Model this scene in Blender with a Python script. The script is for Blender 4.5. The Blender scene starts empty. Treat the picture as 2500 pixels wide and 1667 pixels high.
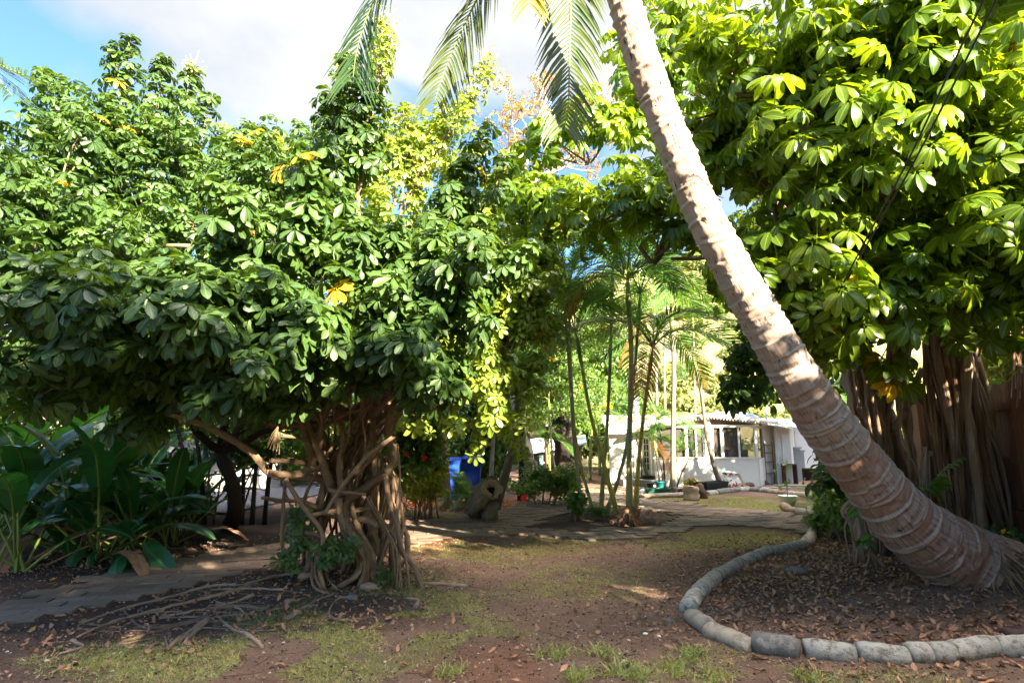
import bpy, math, random
import numpy as np
from mathutils import Vector, Matrix

R = math.radians
rng = np.random.default_rng(7)
random.seed(7)
S = bpy.context.scene
COL = S.collection

# ------------------------------------------------------------------ camera
H = 1.6                                  # eye height
FPX = 1389.0                             # focal length in photo pixels (20 mm)
TH = math.atan(237.0 / FPX)              # tilted up
CT, ST = math.cos(TH), math.sin(TH)
cam = bpy.data.cameras.new('camera')
cam.lens = 20.0
cam.sensor_width = 36.0
cam.clip_end = 3000
co = bpy.data.objects.new('camera', cam)
COL.objects.link(co)
co.location = (0, 0, H)
co.rotation_euler = (R(90) + TH, 0, 0)
S.camera = co

# ------------------------------------------------------------------ light
SUN_AZ, SUN_EL = R(146), R(23)
SDIR = Vector((math.cos(SUN_EL) * math.sin(SUN_AZ), math.cos(SUN_EL) * math.cos(SUN_AZ), math.sin(SUN_EL)))
sl = bpy.data.lights.new('sun', 'SUN')
sl.energy = 2.0
sl.angle = R(0.5)
sl.color = (1.0, 0.88, 0.66)
so = bpy.data.objects.new('sun', sl)
COL.objects.link(so)
so.rotation_euler = SDIR.to_track_quat('Z', 'Y').to_euler()

W = bpy.data.worlds.new('World')
S.world = W
W.use_nodes = True
S.view_settings.view_transform = 'Standard'
S.view_settings.look = 'None'
S.view_settings.gamma = 1
S.view_settings.use_curve_mapping = False
S.view_settings.exposure = 4.4
S.cycles.max_bounces = 8
S.cycles.transparent_max_bounces = 16


class NT:
    """small node-tree helper"""
    def __init__(s, nt):
        s.nt = nt
        nt.nodes.clear()

    def n(s, t, **k):
        nd = s.nt.nodes.new(t)
        for a, b in k.items():
            if a == 'ins':
                for i, v in b.items():
                    if isinstance(v, bpy.types.NodeSocket):
                        s.nt.links.new(v, nd.inputs[i])
                    else:
                        nd.inputs[i].default_value = v
            else:
                setattr(nd, a, b)
        return nd

    def mix(s, f, a, b, mode='MIX'):
        m = s.n('ShaderNodeMixRGB', blend_type=mode)
        for i, v in ((0, f), (1, a), (2, b)):
            if isinstance(v, bpy.types.NodeSocket):
                s.nt.links.new(v, m.inputs[i])
            else:
                m.inputs[i].default_value = v if i == 0 else (tuple(v) + (1,))[:4]
        return m.outputs[0]

    def ramp(s, f, stops):
        r = s.n('ShaderNodeValToRGB', ins={0: f})
        e = r.color_ramp.elements
        while len(e) < len(stops):
            e.new(0.5)
        for k, (p, c) in enumerate(stops):
            e[k].position = p
            e[k].color = (tuple(c) + (1,))[:4] if not isinstance(c, (int, float)) else (c, c, c, 1)
        return r.outputs[0]

    def noise(s, vec, scale, detail=4, rough=.6, dist=0.0):
        i = {'Scale': scale, 'Detail': detail, 'Roughness': rough, 'Distortion': dist}
        if vec is not None:
            i['Vector'] = vec
        return s.n('ShaderNodeTexNoise', ins=i).outputs['Fac']

    def math(s, op, a, b=0.0, clamp=False):
        return s.n('ShaderNodeMath', operation=op, use_clamp=clamp, ins={0: a, 1: b}).outputs[0]

    def scale(s, vec, v3):
        return s.n('ShaderNodeMapping', ins={'Vector': vec, 'Scale': v3}).outputs[0]


# sky: Nishita with a broken layer of bright cloud on the left
t = NT(W.node_tree)
sky = t.n('ShaderNodeTexSky', sky_type='NISHITA', sun_disc=False, sun_elevation=SUN_EL, sun_rotation=SUN_AZ, air_density=1.0, dust_density=1.2, ozone_density=1.5)
tc = t.n('ShaderNodeTexCoord').outputs['Generated']
sp = t.n('ShaderNodeSeparateXYZ', ins={0: tc})
zz = t.math('ADD', t.math('MAXIMUM', sp.outputs[2], 0.0), 0.22)
cv = t.n('ShaderNodeCombineXYZ', ins={0: t.math('DIVIDE', sp.outputs[0], zz), 1: t.math('DIVIDE', sp.outputs[1], zz), 2: 3.3})
cn = t.noise(cv.outputs[0], 1.5, 8, .55, .35)


def skydir(px, py):
    v = py - 833.5
    d = Vector((px - 1250.0, FPX * CT + v * ST, FPX * ST - v * CT)).normalized()
    return tuple(d)


acc = None          # cloud banks: broad soft lobes broken up by noise; overhead ones added as fill
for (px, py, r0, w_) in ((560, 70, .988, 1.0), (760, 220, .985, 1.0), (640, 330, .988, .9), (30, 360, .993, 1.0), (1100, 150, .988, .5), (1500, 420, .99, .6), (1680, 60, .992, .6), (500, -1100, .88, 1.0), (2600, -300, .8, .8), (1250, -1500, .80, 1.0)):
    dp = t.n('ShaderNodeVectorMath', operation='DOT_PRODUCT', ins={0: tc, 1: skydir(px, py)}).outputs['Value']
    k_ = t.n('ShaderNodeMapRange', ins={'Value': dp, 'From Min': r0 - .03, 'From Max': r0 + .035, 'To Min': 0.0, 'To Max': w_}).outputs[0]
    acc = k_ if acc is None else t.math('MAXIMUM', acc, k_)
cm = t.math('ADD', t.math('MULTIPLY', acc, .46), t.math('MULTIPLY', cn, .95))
cw = t.ramp(cm, [(0.73, 0.0), (0.93, 1.0)])
cshade = t.ramp(t.noise(cv.outputs[0], 2.6, 5, .55), [(0.3, (.255, .27, .29)), (0.60, (.38, .38, .38))])
blue = t.mix(1.0, sky.outputs[0], (.098, .126, .155), 'MULTIPLY')
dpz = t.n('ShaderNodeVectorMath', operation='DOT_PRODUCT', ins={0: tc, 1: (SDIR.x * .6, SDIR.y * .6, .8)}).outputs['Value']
overhead_fill = t.n('ShaderNodeMapRange', ins={'Value': dpz, 'From Min': .80, 'From Max': .97, 'To Min': 1.0, 'To Max': 115.0}).outputs[0]  # strong boost on unseen overhead cloud, added to brighten the shaded yard
cl = t.n('ShaderNodeVectorMath', operation='SCALE', ins={0: cshade, 'Scale': overhead_fill}).outputs[0]
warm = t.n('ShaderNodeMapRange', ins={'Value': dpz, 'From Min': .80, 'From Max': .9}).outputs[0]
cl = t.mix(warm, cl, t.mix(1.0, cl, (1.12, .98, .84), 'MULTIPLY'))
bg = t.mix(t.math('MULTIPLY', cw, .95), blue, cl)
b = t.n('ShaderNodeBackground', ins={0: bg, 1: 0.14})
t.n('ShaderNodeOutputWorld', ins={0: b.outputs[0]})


# ------------------------------------------------------------------ projection helpers
def ray(px, py):
    v = py - 833.5
    return (px - 1250.0, FPX * CT + v * ST, FPX * ST - v * CT)


def at(px, py, Y):
    r = ray(px, py)
    s = Y / r[1]
    return Vector((r[0] * s, Y, H + r[2] * s))


def zt(x, y):
    """terrain height: flat yard, a low mound round the leaning palm, the hill behind"""
    x = np.asarray(x, float)
    y = np.asarray(y, float)
    z = 0.30 * np.exp(-(((x - 4.9) / 1.7) ** 2 + ((y - 6.0) / 1.5) ** 2))
    z += 0.05 * np.exp(-(((x - 2.9) / 1.2) ** 2 + ((y - 5.2) / .9) ** 2))
    z += 0.10 * np.exp(-(((x + 2.0) / 1.1) ** 2 + ((y - 6.9) / 1.0) ** 2))
    d = np.clip((y - 33) / 60.0, 0, 1)
    hill = 26 * d * d * (3 - 2 * d) * (1 + .22 * np.sin(x * .05 + .6) + .05 * np.sin(x * .19))
    hill *= np.clip(.55 + .012 * (x + 10), .25, 1.5)
    return z + hill


def gr(px, py, dz=0.0):
    z = 0.0
    r = ray(px, py)
    for _ in range(8):
        s = (z - H) / r[2]
        z = float(zt(r[0] * s, r[1] * s))
    return Vector((r[0] * s, r[1] * s, z + dz))


def proj(x, y, z):
    d = y * CT + (z - H) * ST
    u = -y * ST + (z - H) * CT
    return 1250 + FPX * x / d, 833.5 - FPX * u / d


def vn(x, y, sc, seed=0):
    """value noise 0..1"""
    x = np.asarray(x) * sc
    y = np.asarray(y) * sc
    xi, yi = np.floor(x), np.floor(y)
    fx, fy = x - xi, y - yi
    fx, fy = fx * fx * (3 - 2 * fx), fy * fy * (3 - 2 * fy)

    def h(a, b):
        v = np.sin(a * 127.1 + b * 311.7 + seed * 74.7) * 43758.5453
        return v - np.floor(v)
    return (h(xi, yi) * (1 - fx) + h(xi + 1, yi) * fx) * (1 - fy) + (h(xi, yi + 1) * (1 - fx) + h(xi + 1, yi + 1) * fx) * fy


def fbm(x, y, sc, seed=0, o=4):
    return sum(vn(x, y, sc * 2 ** k, seed + k) * .5 ** (k + 1) for k in range(o)) / (1 - .5 ** o)


# ------------------------------------------------------------------ materials
MATS = {}


def mat(name, build):
    m = bpy.data.materials.new(name)
    m.use_nodes = True
    t = NT(m.node_tree)
    sh = build(t)
    t.n('ShaderNodeOutputMaterial', ins={0: sh})
    MATS[name] = m
    return m


def plain(name, c, rough=.6, spec=.4, metal=0.0, var=.12, sc=6.0, bump=0.0, dirt=None):
    def f(t):
        g = t.n('ShaderNodeTexCoord').outputs['Object']
        nz = t.noise(g, sc, 5, .6)
        lo = tuple(v * (1 - var) for v in c)
        hi = tuple(min(1, v * (1 + var)) for v in c)
        col = t.mix(nz, lo, hi)
        if dirt:
            col = t.mix(t.math('MULTIPLY', t.ramp(t.noise(g, sc * .6, 6, .7), [(.45, 0.0), (.75, 1.0)]), dirt[1]), col, dirt[0])
        i = {'Base Color': col, 'Roughness': rough, 'Specular IOR Level': spec, 'Metallic': metal}
        if bump:
            i['Normal'] = t.n('ShaderNodeBump', ins={'Strength': bump, 'Distance': .02, 'Height': t.noise(g, sc * 8, 5, .7)}).outputs[0]
        return t.n('ShaderNodeBsdfPrincipled', ins=i).outputs[0]
    return mat(name, f)


def leafmat(name, dark, light, yellow=(.62, .36, .02), rough=.38, spec=.5, trans=.32, rib=.5, tgain=2.2):
    def f(t):
        a = t.n('ShaderNodeAttribute', attribute_name='lf')
        s = t.n('ShaderNodeSeparateColor', ins={0: a.outputs['Color']})
        col = t.mix(s.outputs[2], dark, light)
        g = t.n('ShaderNodeTexCoord').outputs['Object']
        col = t.mix(t.ramp(t.noise(g, 1.1, 3, .5), [(.35, 0.0), (.7, .55)]), col, tuple(v * 1.25 for v in light))
        col = t.mix(a.outputs['Alpha'], col, yellow)
        ribf = t.math('MULTIPLY', t.ramp(s.outputs[0], [(0.0, 1.0), (.16, 0.0)]), rib)
        col = t.mix(ribf, col, tuple(min(.6, v * 2.4 + .04) for v in light))
        tr = t.mix(1.0, col, (tgain * 1.15, tgain, tgain * .28), 'MULTIPLY')
        p = t.n('ShaderNodeBsdfPrincipled', ins={'Base Color': col, 'Roughness': rough, 'Specular IOR Level': spec})
        q = t.n('ShaderNodeBsdfTranslucent', ins={0: tr})
        return t.n('ShaderNodeMixShader', ins={0: trans, 1: p.outputs[0], 2: q.outputs[0]}).outputs[0]
    return mat(name, f)


def barkmat(name, c1, c2, c3, lsc=4.0, csc=45.0, bump=.5, spec=.2):
    """tube coordinates in attribute lf: (cos a * r, sin a * r, length, random)"""
    def f(t):
        a = t.n('ShaderNodeAttribute', attribute_name='lf')
        v = t.scale(a.outputs['Vector'], (csc, csc, lsc))
        n1 = t.noise(v, 1.0, 6, .65, .4)
        g = t.n('ShaderNodeTexCoord').outputs['Object']
        n2 = t.noise(g, 3.0, 4, .6)
        col = t.mix(t.ramp(n1, [(.3, 0.0), (.7, 1.0)]), c1, c2)
        col = t.mix(t.ramp(n2, [(.42, 0.0), (.7, .8)]), col, c3)
        col = t.mix(t.ramp(a.outputs['Alpha'], [(.35, 0.0), (1.0, .6)]), col, c2)
        col = t.mix(t.ramp(a.outputs['Alpha'], [(0.0, .6), (.35, 0.0)]), col, c1)
        nb = t.n('ShaderNodeBump', ins={'Strength': bump, 'Distance': .02, 'Height': n1})
        return t.n('ShaderNodeBsdfPrincipled', ins={'Base Color': col, 'Roughness': .85, 'Specular IOR Level': spec, 'Normal': nb.outputs[0]}).outputs[0]
    return mat(name, f)


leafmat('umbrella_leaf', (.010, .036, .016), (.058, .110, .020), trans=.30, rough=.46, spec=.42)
leafmat('umbrella_leaf_sunny', (.06, .12, .014), (.17, .22, .032), trans=.38)  # lit copy of the umbrella leaf: sunlight put into the paler colour
leafmat('octopus_leaf', (.030, .085, .010), (.125, .185, .012), trans=.46, rough=.32, rib=.55)
leafmat('small_leaf', (.035, .09, .020), (.11, .18, .030), trans=.34, rough=.45, rib=.2)
leafmat('pale_leaf', (.065, .11, .03), (.16, .18, .055), trans=.35, rough=.6, rib=.1)
leafmat('bronze_leaf', (.09, .10, .03), (.20, .17, .06), trans=.3, rough=.5, rib=.1, yellow=(.36, .16, .07))
leafmat('palm_leaf', (.028, .095, .025), (.085, .18, .035), trans=.34, rough=.34, rib=.4, yellow=(.30, .10, .03))
leafmat('coconut_leaf', (.018, .052, .022), (.045, .085, .026), trans=.30, rough=.36, rib=.6, yellow=(.42, .30, .03))
leafmat('paddle_leaf', (.012, .060, .022), (.025, .10, .030), trans=.34, rough=.28, rib=.5, yellow=(.30, .16, .09))
leafmat('fern_leaf', (.02, .07, .03), (.06, .14, .04), trans=.3, rough=.5, rib=.1)
leafmat('dry_leaf', (.12, .052, .030), (.40, .205, .115), yellow=(.62, .38, .03), trans=.08, rough=.75, rib=.3, tgain=1.2)
leafmat('fallen_orange', (.30, .07, .02), (.50, .16, .05), trans=.1, rough=.8, rib=.1)
leafmat('grass_blade', (.10, .15, .035), (.24, .26, .09), trans=.25, rough=.7, rib=.0, yellow=(.36, .29, .14))
leafmat('petal_red', (.6, .01, .015), (.75, .03, .03), trans=.3, rough=.5, rib=0)
leafmat('petal_orange', (.55, .12, .04), (.7, .2, .08), trans=.3, rough=.5, rib=0)
leafmat('bud_cream', (.45, .42, .22), (.62, .52, .32), trans=.2, rough=.6, rib=0)
barkmat('bark_brown', (.075, .048, .030), (.27, .19, .125), (.16, .105, .07))
barkmat('bark_root', (.075, .045, .026), (.30, .20, .125), (.15, .095, .055), lsc=9, csc=26, bump=.9)
barkmat('bark_strangler', (.085, .040, .024), (.58, .43, .32), (.32, .17, .10), lsc=3.5, csc=60, bump=.9)
barkmat('bark_dark', (.016, .012, .010), (.055, .043, .035), (.03, .022, .018))
barkmat('bark_pale', (.26, .20, .16), (.52, .44, .37), (.38, .28, .23))
barkmat('bark_surface', (.12, .075, .052), (.40, .28, .20), (.22, .14, .095), lsc=14, csc=30, bump=.9)
barkmat('bark_grey', (.10, .085, .065), (.32, .28, .22), (.17, .14, .10), lsc=7, csc=30, bump=.8)
plain('petiole', (.16, .22, .045), .5)
plain('fern_stem', (.10, .12, .04), .6)


def f(t):   # banded green-yellow cane of the areca palms
    a = t.n('ShaderNodeAttribute', attribute_name='lf')
    s = t.n('ShaderNodeSeparateColor', ins={0: a.outputs['Color']})
    ph = t.math('FRACT', t.math('MULTIPLY', s.outputs[2], 6.2))
    g = t.n('ShaderNodeTexCoord').outputs['Object']
    col = t.mix(t.ramp(t.noise(g, 1.6, 3), [(.38, 0.0), (.62, 1.0)]), (.30, .33, .07), (.72, .56, .05))
    col = t.mix(t.math('SUBTRACT', 1.0, a.outputs['Alpha']), col, (.30, .31, .20))
    low = t.ramp(t.noise(g, 7, 5, .7), [(.5, 0.0), (.75, .8)])
    col = t.mix(low, col, (.22, .16, .10))
    col = t.mix(t.ramp(ph, [(.0, .9), (.05, .9), (.10, 0.0), (1.0, 0.0)]), col, (.24, .20, .15))
    return t.n('ShaderNodeBsdfPrincipled', ins={'Base Color': col, 'Roughness': .45}).outputs[0]


mat('palm_cane', f)


def f(t):   # coconut trunk; attribute lf = (cos*r, sin*r, length, ring phase); ring = random per ring
    a = t.n('ShaderNodeAttribute', attribute_name='lf')
    rg = t.n('ShaderNodeAttribute', attribute_name='ring')
    rs = t.n('ShaderNodeSeparateColor', ins={0: rg.outputs['Color']})
    ph = a.outputs['Alpha']
    v = t.scale(a.outputs['Vector'], (75, 75, 3.5))
    fib = t.noise(v, 1.0, 6, .7, .6)
    v2 = t.scale(a.outputs['Vector'], (9, 9, 6))
    blotch = t.noise(v2, 1.0, 5, .65, .5)
    up = t.ramp(rs.outputs[1], [(.20, 0.0), (.55, 1.0)])
    c = t.mix(t.ramp(fib, [(.32, 0.0), (.66, 1.0)]), (.17, .105, .08), (.46, .355, .30))
    redw = t.math('MULTIPLY', t.ramp(blotch, [(.36, 0.0), (.50, 1.0)]), t.ramp(rs.outputs[0], [(.25, .10), (.75, 1.0)]))
    c = t.mix(redw, c, t.mix(fib, (.16, .078, .052), (.42, .25, .175)))
    c = t.mix(t.math('MULTIPLY', up, .32), c, (.54, .455, .40))
    # pale leaf-scar ridge and the dark crack under it
    ridge = t.math('MULTIPLY', t.ramp(ph, [(.0, 0.0), (.78, 0.0), (.86, .7), (.95, .75), (1.0, .2)]), t.ramp(t.noise(v2, 1.7, 4), [(.3, .35), (.6, 1.0)]))
    c = t.mix(ridge, c, (.43, .385, .335))
    crack = t.ramp(t.math('ADD', ph, t.math('MULTIPLY', t.noise(v2, 3.0, 4), .04)), [(.0, .9), (.035, .9), (.07, 0.0), (1.0, 0.0)])
    c = t.mix(t.math('MULTIPLY', crack, .75), c, (.05, .03, .022))
    pits = t.ramp(t.noise(t.scale(a.outputs['Vector'], (26, 26, 13)), 1.0, 3, .6, .8), [(.635, 0.0), (.67, 1.0)])
    c = t.mix(t.math('MULTIPLY', pits, t.math('MULTIPLY', up, .9)), c, (.045, .025, .018))
    hh = t.math('ADD', t.math('MULTIPLY', fib, .6), t.math('MULTIPLY', pits, -1.0))
    nb = t.n('ShaderNodeBump', ins={'Strength': .9, 'Distance': .02, 'Height': hh})
    return t.n('ShaderNodeBsdfPrincipled', ins={'Base Color': c, 'Roughness': .8, 'Specular IOR Level': .2, 'Normal': nb.outputs[0]}).outputs[0]


mat('coconut_bark', f)


def f(t):   # soil: vertex attribute lf = (grass, red soil, dark mulch, pale)
    a = t.n('ShaderNodeAttribute', attribute_name='lf')
    s = t.n('ShaderNodeSeparateColor', ins={0: a.outputs['Color']})
    g = t.n('ShaderNodeTexCoord').outputs['Object']
    fine = t.noise(g, 55, 6, .75)
    mid = t.noise(g, 6, 6, .7)
    big = t.noise(g, .9, 4, .6)
    c = t.mix(t.ramp(fine, [(.3, 0.0), (.72, 1.0)]), (.088, .054, .040), (.285, .188, .140))
    c = t.mix(t.ramp(mid, [(.35, 0.0), (.75, .55)]), c, (.31, .205, .14))
    c = t.mix(t.ramp(big, [(.35, 0.0), (.7, .5)]), c, (.17, .095, .065))
    c = t.mix(s.outputs[1], c, t.mix(fine, (.14, .055, .030), (.30, .13, .075)))
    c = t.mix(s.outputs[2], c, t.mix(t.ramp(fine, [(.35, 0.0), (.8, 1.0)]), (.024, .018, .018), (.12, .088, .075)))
    gcol = t.mix(t.ramp(t.noise(g, 28, 5, .7), [(.3, 0.0), (.7, 1.0)]), (.11, .13, .03), (.34, .33, .11))
    gcol = t.mix(t.ramp(mid, [(.45, 0.0), (.7, .6)]), gcol, (.12, .16, .04))
    gm = t.math('MULTIPLY', s.outputs[0], t.ramp(t.math('ADD', t.math('MULTIPLY', fine, .6), t.math('MULTIPLY', mid, .4)), [(.40, .35), (.6, 1.0)]))
    c = t.mix(gm, c, gcol)
    c = t.mix(t.math('SUBTRACT', 1.0, a.outputs['Alpha']), c, t.mix(t.noise(g, .35, 5, .7), (.14, .15, .05), (.32, .25, .15)))
    # pale chips and grit lying in the soil
    vo = t.n('ShaderNodeTexVoronoi', ins={'Vector': g, 'Scale': 60.0, 'Randomness': 1.0})
    sv = t.n('ShaderNodeSeparateColor', ins={0: vo.outputs['Color']})
    chip = t.math('MULTIPLY', t.ramp(vo.outputs['Distance'], [(.10, 1.0), (.22, 0.0)]), t.ramp(sv.outputs[0], [(.90, 0.0), (.92, 1.0)]))
    c = t.mix(t.math('MULTIPLY', chip, .8), c, t.mix(sv.outputs[1], (.22, .13, .09), (.42, .36, .30)))
    hh = t.math('ADD', t.math('MULTIPLY', fine, .5), t.math('ADD', t.math('MULTIPLY', mid, 1.2), t.math('MULTIPLY', chip, .5)))
    nb = t.n('ShaderNodeBump', ins={'Strength': 1.0, 'Distance': .05, 'Height': hh})
    return t.n('ShaderNodeBsdfPrincipled', ins={'Base Color': c, 'Roughness': .95, 'Specular IOR Level': .1, 'Normal': nb.outputs[0]}).outputs[0]


mat('soil', f)


def f(t):   # pavers; attribute lf alpha = random per brick
    a = t.n('ShaderNodeAttribute', attribute_name='lf')
    g = t.n('ShaderNodeTexCoord').outputs['Object']
    s = t.n('ShaderNodeSeparateColor', ins={0: a.outputs['Color']})
    c = t.mix(s.outputs[0], (.17, .12, .088), (.32, .24, .18))
    c = t.mix(t.ramp(s.outputs[1], [(.86, 0.0), (.93, .8)]), c, (.30, .20, .135))
    c = t.mix(t.ramp(t.noise(g, 9, 6, .75), [(.35, 0.0), (.75, .6)]), c, (.08, .07, .062))
    c = t.mix(t.math('MULTIPLY', s.outputs[2], .55), c, (.20, .115, .075))
    nb = t.n('ShaderNodeBump', ins={'Strength': .5, 'Distance': .01, 'Height': t.noise(g, 70, 5, .7)})
    return t.n('ShaderNodeBsdfPrincipled', ins={'Base Color': c, 'Roughness': .85, 'Specular IOR Level': .25, 'Normal': nb.outputs[0]}).outputs[0]


mat('paver', f)


def concmat(name, c1, c2, c3, w3=.7):
    def f(t):
        g = t.n('ShaderNodeTexCoord').outputs['Object']
        c = t.mix(t.noise(g, 5, 6, .7), c1, c2)
        c = t.mix(t.ramp(t.noise(g, 14, 7, .75), [(.48, 0.0), (.62, w3)]), c, c3)
        n2 = t.noise(g, 60, 5, .75)
        c = t.mix(t.ramp(n2, [(.58, 0.0), (.7, .5)]), c, tuple(v * .45 for v in c1))
        nb = t.n('ShaderNodeBump', ins={'Strength': .7, 'Distance': .012, 'Height': n2})
        return t.n('ShaderNodeBsdfPrincipled', ins={'Base Color': c, 'Roughness': .9, 'Specular IOR Level': .2, 'Normal': nb.outputs[0]}).outputs[0]
    return mat(name, f)


concmat('concrete_light', (.27, .25, .215), (.50, .47, .42), (.15, .125, .10), .9)
concmat('concrete_tan', (.34, .27, .20), (.46, .39, .31), (.22, .17, .13))
concmat('concrete_dark', (.10, .09, .08), (.22, .20, .18), (.40, .37, .33), .5)
concmat('concrete_brown', (.22, .15, .10), (.36, .25, .17), (.14, .09, .06))
plain('white_wall', (.78, .76, .74), .7, .3, var=.04, sc=2, bump=.1, dirt=((.55, .50, .45), .35))
plain('white_paint', (.80, .79, .77), .5, .4, var=.04, dirt=((.55, .5, .42), .25))
plain('roof_white', (.82, .83, .85), .6, .4, var=.05, sc=3, dirt=((.5, .45, .4), .35))
plain('roof_edge', (.50, .42, .36), .8, .3, var=.2, sc=8)
plain('beige_wall', (.38, .30, .23), .85, .2, var=.08, sc=2, bump=.2)
plain('grey_wall', (.24, .23, .22), .85, .2, var=.1, sc=1.5, bump=.2, dirt=((.25, .22, .2), .5))
plain('wood_inside', (.20, .13, .09), .6, .4, var=.25, sc=5)
plain('wood_orange', (.55, .30, .13), .5, .4, var=.2, sc=6)
plain('dark_glass', (.02, .022, .025), .12, .6, var=.2)
plain('shutter_green', (.10, .26, .24), .6, var=.1)
plain('asphalt', (.085, .085, .10), .9, .2, var=.2, sc=20, bump=.4)
plain('stone_dark', (.12, .075, .065), .9, .2, var=.4, sc=14, bump=.9)
plain('stone_grey', (.22, .20, .18), .9, .2, var=.3, sc=14, bump=.8)
plain('stone_tan', (.36, .23, .17), .9, .2, var=.25, sc=14, bump=.6)
plain('plastic_black', (.012, .014, .020), .45, .4)
plain('plastic_brown', (.06, .035, .03), .6, .3)
plain('plastic_teal', (.02, .25, .27), .45, .4)
plain('plastic_green', (.03, .13, .085), .5, .4)
plain('plastic_white', (.78, .77, .75), .4, .4)
plain('plastic_blue', (.010, .055, .36), .35, .5, var=.2, sc=3, dirt=((.05, .10, .30), .5))
plain('terracotta', (.26, .075, .045), .8, .2, var=.2)
plain('metal_rust', (.11, .065, .055), .7, .3, metal=.3, var=.3)
plain('metal_grey', (.30, .33, .38), .5, .4, metal=.3, var=.2)
plain('cable_black', (.010, .010, .010), .5, .4)
plain('bag_white', (.78, .74, .72), .45, .4, var=.05)
plain('bag_red', (.50, .07, .03), .45, .4)


def f(t):
    g = t.n('ShaderNodeTexCoord').outputs['Object']
    a = t.noise(t.scale(g, (7, 7, 16)), 1.0, 2, .5)
    b_ = t.noise(t.scale(g, (9, 9, 9)), 1.3, 2, .5)
    c = t.mix(t.ramp(a, [(.56, 0.0), (.58, 1.0)]), (.74, .72, .70), (.50, .06, .03))
    c = t.mix(t.ramp(b_, [(.60, 0.0), (.62, 1.0)]), c, (.035, .03, .03))
    c = t.mix(t.ramp(b_, [(.34, 1.0), (.36, 0.0)]), c, (.62, .52, .12))
    return t.n('ShaderNodeBsdfPrincipled', ins={'Base Color': c, 'Roughness': .4}).outputs[0]


mat('bag_print', f)
plain('bag_yellow', (.62, .55, .12), .45, .4)
plain('bag_black', (.03, .03, .035), .5, .4)
plain('bulb', (.85, .84, .80), .2, .6, var=.02)
plain('ball_white', (.75, .75, .78), .4, .5)
plain('cut_wood', (.34, .25, .17), .85, .2, var=.3, sc=12, bump=.5)
plain('log_inside', (.05, .03, .02), .95, .1, var=.4, sc=12)


def f(t):
    g = t.n('ShaderNodeTexCoord').outputs['Object']
    v = t.scale(g, (12, 12, .9))
    n = t.noise(v, 1.5, 6, .7, .6)
    c = t.mix(t.ramp(n, [(.3, 0.0), (.7, 1.0)]), (.085, .028, .014), (.27, .10, .052))
    c = t.mix(t.ramp(t.noise(g, 2.5, 4), [(.45, 0.0), (.75, .6)]), c, (.20, .11, .07))
    nb = t.n('ShaderNodeBump', ins={'Strength': .5, 'Distance': .01, 'Height': n})
    return t.n('ShaderNodeBsdfPrincipled', ins={'Base Color': c, 'Roughness': .75, 'Normal': nb.outputs[0]}).outputs[0]


mat('fence_wood', f)


def f(t):   # insect screen: half open mesh
    d = t.n('ShaderNodeBsdfDiffuse', ins={0: (.10, .085, .075, 1)})
    q = t.n('ShaderNodeBsdfTransparent')
    return t.n('ShaderNodeMixShader', ins={0: .5, 1: d.outputs[0], 2: q.outputs[0]}).outputs[0]


mat('screen', f)


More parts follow.
